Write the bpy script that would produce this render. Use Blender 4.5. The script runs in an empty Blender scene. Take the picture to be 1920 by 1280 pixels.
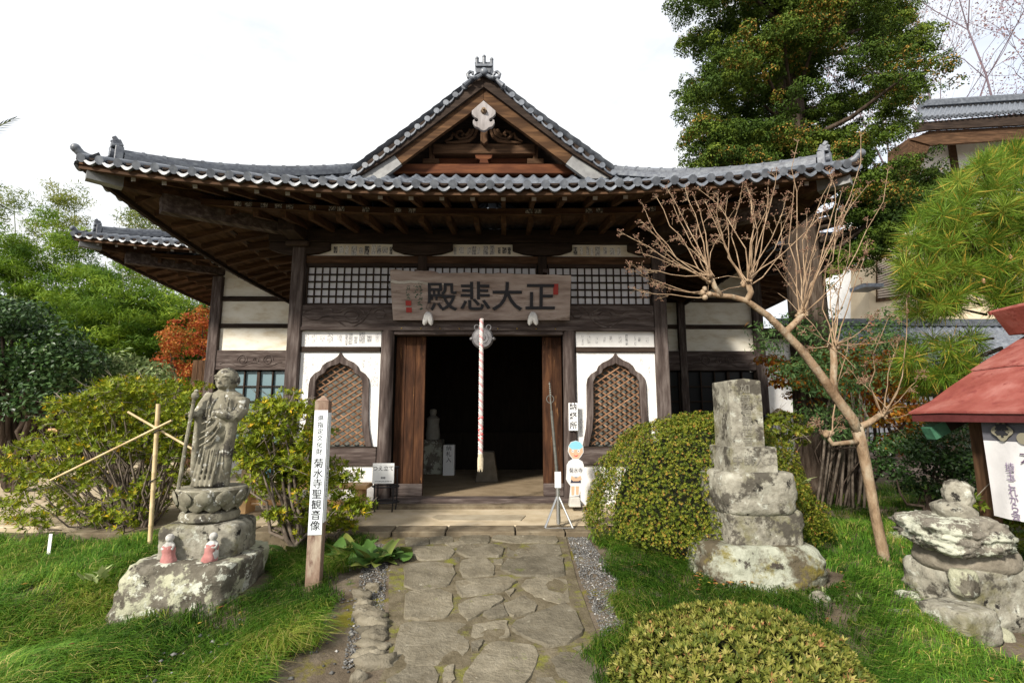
import bpy, bmesh, math, random
import numpy as np
from mathutils import Vector, noise as mnoise
R = math.radians
random.seed(7); rng = np.random.default_rng(7)
scene = bpy.context.scene
col = scene.collection

# ---------------------------------------------------------------- camera
CAM = np.array([0.42, -7.9, 1.32]); YAW = R(0.75); PITCH = R(8.4); FPX = 950.0
cd = bpy.data.cameras.new('camera'); cd.sensor_width = 36.0; cd.lens = 36.0 * FPX / 1920.0
cd.clip_start = 0.05; cd.clip_end = 900.0
cam = bpy.data.objects.new('camera', cd); col.objects.link(cam)
cam.location = CAM; cam.rotation_euler = (R(90) + PITCH, 0, -YAW)
scene.camera = cam

# ---------------------------------------------------------------- light
SUN_EL, SUN_AZ = R(33), R(-143)          # azimuth from +Y clockwise: behind the camera, to its left
sd = np.array([math.sin(SUN_AZ) * math.cos(SUN_EL), math.cos(SUN_AZ) * math.cos(SUN_EL), math.sin(SUN_EL)])
sl = bpy.data.lights.new('sun', 'SUN'); sl.energy = 3.7; sl.angle = R(7); sl.color = (1.0, .93, .82)
so = bpy.data.objects.new('sun', sl); col.objects.link(so)
so.rotation_euler = Vector(sd).to_track_quat('Z', 'Y').to_euler(); so.location = (-8, -12, 20)

world = bpy.data.worlds.new('World'); scene.world = world; world.use_nodes = True
nt = world.node_tree; nt.nodes.clear()
sky = nt.nodes.new('ShaderNodeTexSky'); sky.sky_type = 'NISHITA'; sky.sun_disc = False
sky.sun_elevation = SUN_EL; sky.sun_rotation = SUN_AZ; sky.air_density = 1.0; sky.dust_density = 1.5
bgs = nt.nodes.new('ShaderNodeBackground'); bgs.inputs[1].default_value = 0.15
nt.links.new(sky.outputs[0], bgs.inputs[0])
tc = nt.nodes.new('ShaderNodeTexCoord'); mp = nt.nodes.new('ShaderNodeMapping'); mp.inputs['Scale'].default_value = (1, 1, 2.4)
nz = nt.nodes.new('ShaderNodeTexNoise'); nz.inputs['Scale'].default_value = 2.3; nz.inputs['Detail'].default_value = 7; nz.inputs['Roughness'].default_value = .6
cr = nt.nodes.new('ShaderNodeValToRGB'); cr.color_ramp.elements[0].position = .30; cr.color_ramp.elements[1].position = .50
cr.color_ramp.elements[0].color = (.60, .60, .60, 1)
bgc = nt.nodes.new('ShaderNodeBackground'); bgc.inputs[0].default_value = (.97, .985, 1, 1); bgc.inputs[1].default_value = .65
mix = nt.nodes.new('ShaderNodeMixShader'); wo = nt.nodes.new('ShaderNodeOutputWorld')
nt.links.new(tc.outputs['Generated'], mp.inputs[0]); nt.links.new(mp.outputs[0], nz.inputs[0]); nt.links.new(nz.outputs[0], cr.inputs[0])
nt.links.new(cr.outputs[0], mix.inputs[0]); nt.links.new(bgs.outputs[0], mix.inputs[1]); nt.links.new(bgc.outputs[0], mix.inputs[2]); nt.links.new(mix.outputs[0], wo.inputs[0])

vs = scene.view_settings
vs.view_transform = 'Standard'; vs.look = 'None'; vs.exposure = 0.86; vs.gamma = 1.0; vs.use_curve_mapping = False
scene.cycles.use_denoising = True; scene.cycles.denoising_prefilter = 'NONE'; scene.cycles.use_adaptive_sampling = False; scene.cycles.sample_clamp_indirect = 2.0
scene.cycles.max_bounces = 8; scene.cycles.transparent_max_bounces = 8

# ---------------------------------------------------------------- helpers
_f = np.array([math.sin(YAW) * math.cos(PITCH), math.cos(YAW) * math.cos(PITCH), math.sin(PITCH)])
_r = np.array([math.cos(YAW), -math.sin(YAW), 0.0]); _u = np.cross(_r, _f)
def at(px, py, Y):
    "point of the plane y = Y seen at photo pixel (px, py); used to read sizes and places off the photograph"
    d = _f + _r * (px - 960) / FPX + _u * (640 - py) / FPX
    return CAM + d * (Y - CAM[1]) / d[1]
def gz(px, py, Z):
    d = _f + _r * (px - 960) / FPX + _u * (640 - py) / FPX
    return CAM + d * (Z - CAM[2]) / d[2]
def V(*a): return np.array(a, float)

def tag(o, label=None, cat=None, group=None, kind=None):
    if label: o['label'] = label
    if cat: o['category'] = cat
    if group: o['group'] = group
    if kind: o['kind'] = kind
    return o
def empty(name, loc, label, cat, group=None):
    o = bpy.data.objects.new(name, None); col.objects.link(o); o.location = loc; o.empty_display_size = .2
    return tag(o, label, cat, group)
def wloc(o):
    p = np.zeros(3)
    while o is not None: p = p + np.array(o.location); o = o.parent
    return p
def link(name, me, parent=None, loc=None):
    o = bpy.data.objects.new(name, me); col.objects.link(o)
    if parent is not None: o.parent = parent
    if loc is not None: o.location = V(*loc) - (wloc(parent) if parent is not None else 0)
    return o

class MB:
    "collects shapes into one mesh"
    def __init__(s): s.v = []; s.f = []
    def add(s, vs_, fs):
        b = len(s.v); s.v += [tuple(map(float, p)) for p in vs_]; s.f += [tuple(i + b for i in f) for f in fs]; return s
    def box(s, lo, hi):
        x0, y0, z0 = lo; x1, y1, z1 = hi
        return s.add([(x0,y0,z0),(x1,y0,z0),(x1,y1,z0),(x0,y1,z0),(x0,y0,z1),(x1,y0,z1),(x1,y1,z1),(x0,y1,z1)],
                     [(0,3,2,1),(4,5,6,7),(0,1,5,4),(1,2,6,5),(2,3,7,6),(3,0,4,7)])
    def bar(s, a, b, w, h, up=(0,0,1), w2=None, h2=None):
        "box beam from a to b, w across, h along up"
        a = V(*a); b = V(*b); d = b - a; d /= np.linalg.norm(d); up = V(*up)
        sx = np.cross(d, up); sx /= np.linalg.norm(sx); uz = np.cross(sx, d)
        w2 = w2 or w; h2 = h2 or h; vs_ = []
        for p, ww, hh in ((a, w, h), (b, w2, h2)):
            for i, j in ((-1,-1),(1,-1),(1,1),(-1,1)): vs_.append(p + sx*i*ww/2 + uz*j*hh/2)
        return s.add(vs_, [(0,1,2,3),(7,6,5,4),(0,4,5,1),(1,5,6,2),(2,6,7,3),(3,7,4,0)])
    def tube(s, pts, rad, n=8, cap=True):
        pts = [V(*p) for p in pts]; m = len(pts)
        if np.isscalar(rad): rad = [rad] * m
        prev = None; vs_ = []; fs = []
        for i in range(m):
            t = pts[min(i+1, m-1)] - pts[max(i-1, 0)]; t = t / (np.linalg.norm(t) + 1e-9)
            if prev is None:
                ref = V(0,0,1) if abs(t[2]) < .9 else V(1,0,0); sx = np.cross(t, ref)
            else: sx = prev - t * np.dot(prev, t)
            sx /= np.linalg.norm(sx) + 1e-9; prev = sx; sy = np.cross(t, sx)
            for k in range(n):
                a = 2 * math.pi * k / n; vs_.append(pts[i] + (sx * math.cos(a) + sy * math.sin(a)) * rad[i])
        for i in range(m - 1):
            for k in range(n):
                k2 = (k + 1) % n; fs.append((i*n+k, i*n+k2, (i+1)*n+k2, (i+1)*n+k))
        if cap: fs.append(tuple(reversed(range(n)))); fs.append(tuple(range((m-1)*n, m*n)))
        return s.add(vs_, fs)
    def loft(s, rings, cap=True):
        n = len(rings[0]); vs_ = [p for r_ in rings for p in r_]; fs = []
        for i in range(len(rings) - 1):
            for k in range(n):
                k2 = (k + 1) % n; fs.append((i*n+k, i*n+k2, (i+1)*n+k2, (i+1)*n+k))
        if cap: fs.append(tuple(reversed(range(n)))); fs.append(tuple(range((len(rings)-1)*n, len(rings)*n)))
        return s.add(vs_, fs)
    def lathe(s, prof, n=16, c=(0,0,0)):
        return s.loft([[(c[0]+r_*math.cos(2*math.pi*k/n), c[1]+r_*math.sin(2*math.pi*k/n), c[2]+z) for k in range(n)] for r_, z in prof])
    def sphere(s, c, r_, n=8, m=6, sc=(1,1,1)):
        prof = [(max(1e-3, math.sin(math.pi*i/m)), -math.cos(math.pi*i/m)) for i in range(m+1)]
        return s.loft([[(c[0]+r_*sc[0]*q*math.cos(2*math.pi*k/n), c[1]+r_*sc[1]*q*math.sin(2*math.pi*k/n), c[2]+r_*sc[2]*z) for k in range(n)] for q, z in prof])
    def prism(s, poly, y0, y1):
        "polygon [(x, z)] in the xz plane pushed from y0 to y1"
        n = len(poly); a = sum(poly[i][0]*poly[(i+1)%n][1] - poly[(i+1)%n][0]*poly[i][1] for i in range(n))
        if a < 0: poly = poly[::-1]
        vs_ = [(x, y0, z) for x, z in poly] + [(x, y1, z) for x, z in poly]
        return s.add(vs_, [tuple(range(n)), tuple(range(2*n-1, n-1, -1))] + [(i, i+n, (i+1)%n+n, (i+1)%n) for i in range(n)])
    def plan(s, poly, z0, z1):
        n = len(poly); a = sum(poly[i][0]*poly[(i+1)%n][1] - poly[(i+1)%n][0]*poly[i][1] for i in range(n))
        if a < 0: poly = poly[::-1]
        vs_ = [(x, y, z0) for x, y in poly] + [(x, y, z1) for x, y in poly]
        return s.add(vs_, [tuple(range(n-1, -1, -1)), tuple(range(n, 2*n))] + [(i, (i+1)%n, (i+1)%n+n, i+n) for i in range(n)])
    def mesh(s, name, m, smooth=False, off=(0,0,0), bevel=0):
        me = bpy.data.meshes.new(name); o = V(*off)
        me.from_pydata([tuple(V(*p) - o) for p in s.v], [], s.f)
        if bevel:
            bm = bmesh.new(); bm.from_mesh(me)
            bmesh.ops.bevel(bm, geom=bm.edges[:], offset=bevel, segments=1, affect='EDGES', clamp_overlap=True)
            bm.to_mesh(me); bm.free()
        me.materials.append(m)
        if smooth:
            me.polygons.foreach_set('use_smooth', [True] * len(me.polygons))
            if smooth != 'all': me.set_sharp_from_angle(angle=R(40))
        me.update(); return me
    def build(s, name, m, parent=None, smooth=False, bevel=0, origin=None):
        "one mesh object; vertices are in world space"
        base = wloc(parent) if parent is not None else V(0,0,0)
        if origin is None:
            a = np.array(s.v); origin = V((a[:,0].min()+a[:,0].max())/2, (a[:,1].min()+a[:,1].max())/2, a[:,2].min())
        origin = V(*origin)
        o = bpy.data.objects.new(name, s.mesh(name, m, smooth, origin, bevel)); col.objects.link(o)
        if parent is not None: o.parent = parent
        o.location = origin - base
        return o

def fast_mesh(name, verts, faces, m, attrs=None, smooth=False):
    "numpy mesh; faces (n, k) all of one size"
    me = bpy.data.meshes.new(name); verts = np.asarray(verts, np.float32); faces = np.asarray(faces, np.int32)
    me.vertices.add(len(verts)); me.vertices.foreach_set('co', verts.ravel())
    n, k = faces.shape
    me.loops.add(n*k); me.loops.foreach_set('vertex_index', faces.ravel())
    me.polygons.add(n); me.polygons.foreach_set('loop_start', np.arange(0, n*k, k, dtype=np.int32))
    if smooth: me.polygons.foreach_set('use_smooth', np.ones(n, bool))
    for an, av in (attrs or {}).items():
        at_ = me.attributes.new(an, 'FLOAT', 'POINT'); at_.data.foreach_set('value', np.asarray(av, np.float32))
    me.materials.append(m); me.update(calc_edges=True); me.validate(); return me

def nrm(a): return a / (np.linalg.norm(a, axis=-1, keepdims=True) + 1e-9)
def leaves(P, D, N, L, W, fold=.25, tint=None, droop=0.0):
    "leaf diamonds: base P, axis D, face normal N, length L, width W -> verts, faces, tint"
    n = len(P); D = nrm(D); S = nrm(np.cross(D, N)); N2 = np.cross(S, D)
    L = np.broadcast_to(np.asarray(L, float), (n,))[:, None]; W = np.broadcast_to(np.asarray(W, float), (n,))[:, None]
    tip = P + D*L - N2*L*droop; mid = (P + tip)*.5
    v = np.stack([P, mid + S*W*.5 + N2*W*fold, tip, mid - S*W*.5 + N2*W*fold], 1).reshape(-1, 3)
    b = np.arange(n)[:, None] * 4
    f = np.concatenate([b + [0, 1, 2], b + [0, 2, 3]], 0)
    if tint is None: tint = rng.random(n)
    return v, f, np.repeat(tint, 4)
def merge(parts):
    vv, ff, tt, b = [], [], [], 0
    for v, f, t in parts: vv.append(v); ff.append(f + b); tt.append(t); b += len(v)
    return np.concatenate(vv), np.concatenate(ff), np.concatenate(tt)
def leaf_obj(name, parts, m, parent=None, kind=None):
    v, f, t = merge(parts) if isinstance(parts, list) else parts
    base = wloc(parent) if parent is not None else V(0,0,0)
    o = bpy.data.objects.new(name, fast_mesh(name, v - base, f, m, {'tint': t})); col.objects.link(o)
    if parent is not None: o.parent = parent
    if kind: o['kind'] = kind
    return o
def rand_dir(n):
    a = rng.normal(size=(n, 3)); return nrm(a)
def fbm(P, s, seed=0.0, oct_=3):
    return np.array([mnoise.fractal(Vector((p[0]*s+seed, p[1]*s+seed*1.7, p[2]*s-seed)), 1.0, 2.0, oct_) for p in P])

# ---------------------------------------------------------------- materials
def ramp_node(t, cols, pos=None):
    r_ = t.nodes.new('ShaderNodeValToRGB'); e = r_.color_ramp.elements
    pos = pos or [i / max(1, len(cols)-1) for i in range(len(cols))]
    while len(e) < len(cols): e.new(.5)
    for i, (c, p) in enumerate(zip(cols, pos)): e[i].position = p; e[i].color = (*c, 1)
    return r_
def new_mat(name):
    m = bpy.data.materials.new(name); m.use_nodes = True; t = m.node_tree
    return m, t, t.nodes['Principled BSDF']
def coords(t, stretch=(1,1,1), rand=True):
    tc_ = t.nodes.new('ShaderNodeTexCoord'); mp_ = t.nodes.new('ShaderNodeMapping'); mp_.inputs['Scale'].default_value = stretch
    t.links.new(tc_.outputs['Object'], mp_.inputs[0])
    if rand:
        oi = t.nodes.new('ShaderNodeObjectInfo'); mu = t.nodes.new('ShaderNodeMath'); mu.operation = 'MULTIPLY'; mu.inputs[1].default_value = 37.0
        t.links.new(oi.outputs['Random'], mu.inputs[0]); t.links.new(mu.outputs[0], mp_.inputs['Location'])
    return mp_
def noise_mat(name, cols, pos=None, scale=6, detail=8, rough=.8, bump=.3, bscale=None, stretch=(1,1,1), dist=.01, rr=.62, spec=.3, over=None, var=0.0, metal=0.0):
    """noise-mottled surface. over = list of (colour, scale, threshold, softness): patches of lichen, stain or moss
       with a shape of their own laid over the base."""
    m, t, b = new_mat(name); mp_ = coords(t, stretch)
    n1 = t.nodes.new('ShaderNodeTexNoise'); n1.inputs['Scale'].default_value = scale; n1.inputs['Detail'].default_value = detail; n1.inputs['Roughness'].default_value = rr
    t.links.new(mp_.outputs[0], n1.inputs[0])
    rp = ramp_node(t, cols, pos or list(np.linspace(.3, .7, len(cols)))); t.links.new(n1.outputs[0], rp.inputs[0]); cur = rp.outputs[0]
    for (c, sc_, th, sf) in (over or []):
        n2 = t.nodes.new('ShaderNodeTexNoise'); n2.inputs['Scale'].default_value = sc_; n2.inputs['Detail'].default_value = 6; n2.inputs['Roughness'].default_value = .7
        ad = t.nodes.new('ShaderNodeVectorMath'); ad.operation = 'ADD'; ad.inputs[1].default_value = (sc_*3.1, sc_*1.7, sc_*.3)
        t.links.new(mp_.outputs[0], ad.inputs[0]); t.links.new(ad.outputs[0], n2.inputs[0])
        r2 = ramp_node(t, [(0,0,0), (1,1,1)], [th, th+sf]); t.links.new(n2.outputs[0], r2.inputs[0])
        mx = t.nodes.new('ShaderNodeMix'); mx.data_type = 'RGBA'; t.links.new(r2.outputs[0], mx.inputs[0]); t.links.new(cur, mx.inputs[6]); mx.inputs[7].default_value = (*c, 1); cur = mx.outputs[2]
    if var:
        oi = t.nodes.new('ShaderNodeObjectInfo'); hs = t.nodes.new('ShaderNodeHueSaturation'); ma = t.nodes.new('ShaderNodeMapRange')
        ma.inputs[3].default_value = 1-var; ma.inputs[4].default_value = 1+var
        t.links.new(oi.outputs['Random'], ma.inputs[0]); t.links.new(ma.outputs[0], hs.inputs['Value']); t.links.new(cur, hs.inputs['Color']); cur = hs.outputs[0]
    t.links.new(cur, b.inputs['Base Color']); b.inputs['Roughness'].default_value = rough; b.inputs['Specular IOR Level'].default_value = spec; b.inputs['Metallic'].default_value = metal
    if bump:
        n3 = t.nodes.new('ShaderNodeTexNoise'); n3.inputs['Scale'].default_value = bscale or scale*4; n3.inputs['Detail'].default_value = 6; n3.inputs['Roughness'].default_value = .65
        t.links.new(mp_.outputs[0], n3.inputs[0])
        bp = t.nodes.new('ShaderNodeBump'); bp.inputs['Strength'].default_value = bump; bp.inputs['Distance'].default_value = dist
        t.links.new(n3.outputs[0], bp.inputs['Height']); t.links.new(bp.outputs[0], b.inputs['Normal'])
    return m
def leaf_mat(name, cols, pos=None, rough=.45, trans=.25, spec=.35):
    spec *= .6; rough = min(.9, rough + .1)
    m, t, b = new_mat(name); a = t.nodes.new('ShaderNodeAttribute'); a.attribute_name = 'tint'
    rp = ramp_node(t, cols, pos); t.links.new(a.outputs['Fac'], rp.inputs[0]); t.links.new(rp.outputs[0], b.inputs['Base Color'])
    b.inputs['Roughness'].default_value = rough; b.inputs['Specular IOR Level'].default_value = spec
    tr = t.nodes.new('ShaderNodeBsdfTranslucent'); t.links.new(rp.outputs[0], tr.inputs[0])
    mx = t.nodes.new('ShaderNodeMixShader'); mx.inputs[0].default_value = trans
    out = t.nodes['Material Output']; t.links.new(b.outputs[0], mx.inputs[1]); t.links.new(tr.outputs[0], mx.inputs[2]); t.links.new(mx.outputs[0], out.inputs[0])
    return m
def plain(name, c, rough=.6, metal=0.0, spec=.4):
    m, t, b = new_mat(name); b.inputs['Base Color'].default_value = (*c, 1); b.inputs['Roughness'].default_value = rough; b.inputs['Metallic'].default_value = metal; b.inputs['Specular IOR Level'].default_value = spec
    return m

M = {}
# wood: grain runs along the long axis of each piece (x, y or z)
def wood(name, cols, axis, **k):
    st = {'x': (.12,1,1), 'y': (1,.12,1), 'z': (1,1,.12)}[axis]
    return noise_mat(name, cols, scale=k.pop('scale', 16), stretch=st, bump=k.pop('bump', .5), bscale=k.pop('bscale', 40), dist=.006, rough=.85, spec=.15, **k)
DK = [(.016,.011,.009), (.035,.024,.018), (.060,.042,.032)]
GY = [(.030,.022,.020), (.074,.056,.050), (.165,.138,.126)]
for ax in 'xyz':
    M['dark_'+ax] = wood('dark_wood_'+ax, DK, ax, var=.25)
    M['grey_'+ax] = wood('weathered_wood_'+ax, GY, ax, var=.12)
RB = [(.030,.016,.009), (.068,.037,.020), (.130,.072,.040)]
for ax in 'xyz': M['brown_'+ax] = wood('brown_wood_'+ax, RB, ax, var=.2)
M['soffit'] = wood('soffit_boards', [(.036,.020,.012), (.075,.043,.025), (.125,.075,.047)], 'y', var=.1)
M['door'] = wood('door_boards', [(.016,.008,.005), (.048,.021,.011), (.095,.043,.02)], 'z', over=[((.33,.165,.065), 12, .62, .10)], var=.2)
M['plaster'] = noise_mat('white_plaster', [(.70,.69,.66), (.80,.79,.77), (.85,.84,.82)], scale=3, rough=.9, bump=.25, bscale=30, spec=.1, over=[((.66,.61,.53), 2.6, .60, .16), ((.60,.59,.57), 9, .68, .08)])
M['plaster_old'] = noise_mat('stained_plaster', [(.55,.47,.34), (.72,.68,.58), (.80,.77,.69)], scale=2.2, stretch=(1,1,2.5), rough=.9, bump=.2, spec=.1)
M['paper'] = noise_mat('shoji_paper', [(.66,.65,.67), (.76,.75,.77)], scale=5, rough=.9, bump=0, spec=.1)
M['tile'] = noise_mat('roof_tile', [(.055,.063,.080), (.105,.118,.140), (.17,.187,.215)], scale=9, rough=.42, bump=.15, spec=.5, var=.2, over=[((.25,.26,.22), 22, .64, .1)])
M['tile_dark'] = noise_mat('ridge_tile', [(.045,.05,.065), (.09,.10,.12), (.15,.165,.18)], scale=12, rough=.45, bump=.2, spec=.5, var=.3)
M['metal_cap'] = noise_mat('verdigris_sheet', [(.13,.13,.13), (.20,.20,.20), (.27,.28,.27)], scale=5, rough=.55, bump=.1, spec=.4)
M['cap_end'] = plain('painted_rafter_end', (.40,.39,.40), .8)
M['black'] = plain('black_paint', (.012,.012,.013), .5)
M['ink'] = plain('ink', (.02,.02,.025), .8)
M['white'] = plain('white_board', (.80,.80,.79), .6)
M['red'] = plain('seal_red', (.30,.03,.025), .7)
M['steel'] = plain('steel', (.55,.55,.54), .32, .9)
M['darkmetal'] = plain('black_iron', (.02,.02,.023), .45, .4)
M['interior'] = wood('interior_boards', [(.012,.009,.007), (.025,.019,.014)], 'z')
LICH = [((.43,.44,.36), 5.5, .50, .05), ((.52,.53,.46), 14, .60, .05), ((.035,.032,.028), 7, .60, .06)]
M['stone'] = noise_mat('lichen_stone', [(.075,.065,.052), (.16,.145,.12), (.25,.23,.19)], scale=7, rough=.92, bump=.8, bscale=26, dist=.02, spec=.12, over=LICH)
M['stone_pale'] = noise_mat('pale_lichen_stone', [(.15,.14,.112), (.26,.245,.20), (.37,.36,.30)], scale=9, rough=.92, bump=.8, bscale=24, dist=.018, spec=.12, over=[((.45,.46,.40), 9, .57, .09), ((.14,.13,.07), 2.6, .50, .14), ((.075,.068,.055), 4.2, .525, .07), ((.025,.023,.02), 7, .60, .05)])
M['statue'] = noise_mat('statue_stone', [(.11,.10,.075), (.20,.185,.14), (.30,.285,.22)], scale=9, rough=.9, bump=.6, bscale=40, dist=.008, spec=.12, over=[((.055,.05,.043), 5, .55, .08), ((.50,.50,.46), 17, .585, .04)])
M['boulder'] = noise_mat('mossy_boulder', [(.055,.048,.038), (.12,.108,.085), (.20,.185,.15)], scale=5, rough=.93, bump=.8, bscale=18, dist=.03, spec=.1, over=[((.36,.36,.26), 2.6, .47, .05), ((.46,.47,.40), 6, .56, .04), ((.04,.036,.03), 5, .60, .04)])
M['path_stone'] = noise_mat('path_stone', [(.100,.086,.060), (.158,.138,.098), (.212,.188,.140)], scale=5, rough=.6, bump=1.0, bscale=26, dist=.02, spec=.35, var=.24, over=[((.31,.285,.22), 11, .62, .06), ((.12,.098,.062), 3, .56, .16), ((.14,.15,.05), 6, .64, .08)])
M['soil'] = noise_mat('soil', [(.075,.058,.040), (.125,.10,.072), (.18,.15,.115)], scale=4, rough=.95, bump=.8, bscale=40, dist=.02, spec=.08, over=[((.14,.125,.02), 2.2, .58, .08), ((.06,.085,.02), 3.1, .60, .10)])
M['gravel'] = noise_mat('gravel', [(.09,.09,.09), (.19,.19,.18), (.34,.34,.33)], scale=30, rough=.9, bump=0, var=.3)
M['terrace'] = noise_mat('terrace_sand', [(.36,.29,.19), (.47,.39,.27), (.54,.46,.34)], scale=3, rough=.9, bump=.3, bscale=60, dist=.006, spec=.15, over=[((.30,.22,.13), 1.6, .58, .12)])
M['kerb'] = noise_mat('kerb_stone', [(.085,.065,.042), (.15,.12,.08), (.22,.185,.13)], scale=5, rough=.9, bump=.5, spec=.15, over=[((.05,.045,.03), 6, .62, .08)])
M['bark'] = noise_mat('bark', [(.03,.022,.016), (.075,.055,.042), (.12,.095,.075)], scale=14, stretch=(1,1,.15), rough=.95, bump=1, bscale=30, dist=.03, spec=.08)
M['twig'] = noise_mat('twig_bark', [(.07,.055,.042), (.15,.12,.095), (.24,.20,.165)], scale=12, rough=.9, bump=.3, spec=.1)
M['smooth_bark'] = noise_mat('smooth_pale_bark', [(.15,.095,.055), (.27,.19,.12), (.38,.30,.21)], scale=9, stretch=(1,1,.45), rough=.8, bump=.9, bscale=22, dist=.02, spec=.15, over=[((.37,.33,.25), 7, .54, .20), ((.13,.09,.055), 9, .56, .12)])
M['bamboo'] = noise_mat('dry_bamboo', [(.40,.28,.14), (.54,.41,.23), (.62,.50,.31)], scale=5, stretch=(1,1,.3), rough=.55, bump=.1, spec=.3, over=[((.24,.14,.06), 9, .64, .08)])
M['culm'] = noise_mat('green_bamboo', [(.12,.15,.05), (.22,.25,.10), (.34,.36,.20)], scale=4, rough=.6, bump=0)
M['orange_wood'] = noise_mat('new_timber', [(.42,.24,.10), (.55,.34,.16), (.62,.42,.22)], scale=6, stretch=(.15,1,1), rough=.6, bump=.15)
M['glass'] = plain('patterned_glass', (.16,.24,.27), .25, 0, .5)
M['glass_dark'] = plain('dark_glass', (.012,.014,.016), .35, 0, .25)
M['red_roof'] = noise_mat('red_painted_metal', [(.17,.035,.03), (.27,.075,.062), (.37,.15,.13)], scale=3.2, rough=.45, bump=.4, bscale=18, dist=.01, spec=.45, over=[((.21,.05,.045), 7, .57, .06)])
M['cloth'] = noise_mat('cloth', [(.60,.59,.60), (.70,.69,.70)], scale=4, rough=.95, bump=.2, bscale=10, dist=.02)
M['pink'] = noise_mat('pink_cloth', [(.30,.12,.11), (.42,.20,.185)], scale=14, rough=.95, bump=.4, dist=.01)
M['grass'] = leaf_mat('grass_blades', [(.028,.078,.010), (.070,.175,.016), (.140,.270,.026), (.31,.36,.05), (.47,.41,.14)], [0, .35, .72, .93, 1], .5, .3)
# ================================================================ the ground, terrace and path
def G(x, y):
    b = np.interp(y, [-40, -6, -4.5, -1.75, 0, 5, 300], [-.42, -.38, -.33, -.055, -.06, -.08, -.08])
    return b
def gnd(px, py):
    'where the ground is seen at a photo pixel'
    z = -.2
    for _ in range(8): p = gz(px, py, z); z = float(GB(p[0], p[1]))
    return p
def bumps(x, y):
    "soft mounds of the planted beds, none on the path"
    w = np.clip((np.abs(x - .25) - 1.35) / .8, 0, 1) * np.clip((-1.0 - y) / 1.0, 0, 1)
    return w * (.085*np.sin(1.9*x + .7*y + .5) * np.cos(2.3*y - .6*x) + .04*np.sin(4.1*x - 1.3*y) - .075)
def GB(x, y): return G(x, y) + bumps(x, y)

ax = np.concatenate([-np.geomspace(9, 300, 14)[::-1], np.linspace(-8.8, 9.8, 150), np.geomspace(10, 300, 14)])
ay = np.concatenate([-np.geomspace(7, 60, 8)[::-1], np.linspace(-6.8, 6, 110), np.geomspace(6.3, 300, 14)])
XX, YY = np.meshgrid(ax, ay); ZZ = GB(XX, YY) + .006*np.sin(XX*9)*np.sin(YY*11+1)
n0, n1 = XX.shape; idx = np.arange(n0*n1).reshape(n0, n1)
gf = np.stack([idx[:-1,:-1], idx[:-1,1:], idx[1:,1:], idx[1:,:-1]], -1).reshape(-1, 4)
tag(link('ground', fast_mesh('ground', np.stack([XX, YY, ZZ], -1).reshape(-1, 3), gf, M['soil'], smooth=True)), kind='structure')

# terrace in front of the halls, kerb stones along its edge
ter = tag(MB().plan([(-12.5,-1.42), (-1.35,-1.42), (1.75,-1.42), (3.3,-1.42), (3.3,2.5), (6.9,2.5), (6.9,9), (-12.5,9)], -.30, 0.0).build('terrace', M['terrace'], bevel=.01), kind='structure')
rk = random.Random(3)
M['slab'] = noise_mat('worn_slab', [(.24,.20,.14), (.33,.28,.20), (.41,.36,.27)], scale=4, rough=.85, bump=.4, spec=.2)
x = -4.6
while x < 2.8:
    w = rk.uniform(.55, 1.05); z1 = rk.uniform(-.004, .006)
    o = MB().box((x, -1.78+rk.uniform(-.03,.02), -.34), (x+w-.018, -1.428, z1)).build('kerb_stone', M['kerb'], ter, bevel=.009)
    x += w
MB().plan([(-.42,-1.16), (.62,-1.18), (.70,-.84), (.58,-.80), (-.50,-.79), (-.55,-.95)], -.05, .010).build('stepping_slab', M['slab'], ter, bevel=.006)

# flagstone path: outlines of the stones as they lie
path = tag(MB().plan([(-1.0,-1.80), (1.28,-1.80), (1.30,-3.2), (1.42,-5.6), (-.75,-5.6), (-.62,-3.6)], -.6, -.595).build('stone_path', M['soil']), kind='structure')
ys = np.linspace(-6.0, -1.80, 50); xl = np.interp(ys, [-6,-4.2,-3,-1.8], [-.42,-.36,-.64,-.86]); xr = np.interp(ys, [-6,-4.2,-3,-1.8], [1.16,1.10,1.08,1.12])
bv = [(a, y, G(0, y)-.016) for a, y in zip(xl, ys)] + [(a, y, G(0, y)-.016) for a, y in zip(xr, ys)]
me = bpy.data.meshes.new('joint_bed'); me.from_pydata(bv, [], [(i, i+50, i+51, i+1) for i in range(49)])
M['joint'] = noise_mat('mossy_joints', [(.075,.062,.038), (.12,.10,.065), (.17,.145,.10)], scale=9, rough=.95, bump=.8, bscale=50, dist=.015, spec=.08, over=[((.15,.15,.03), 4.2, .52, .12)])
me.materials.append(M['joint']); link('joint_bed', me, path, (0, 0, .026))
CS = 700/1920
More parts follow.
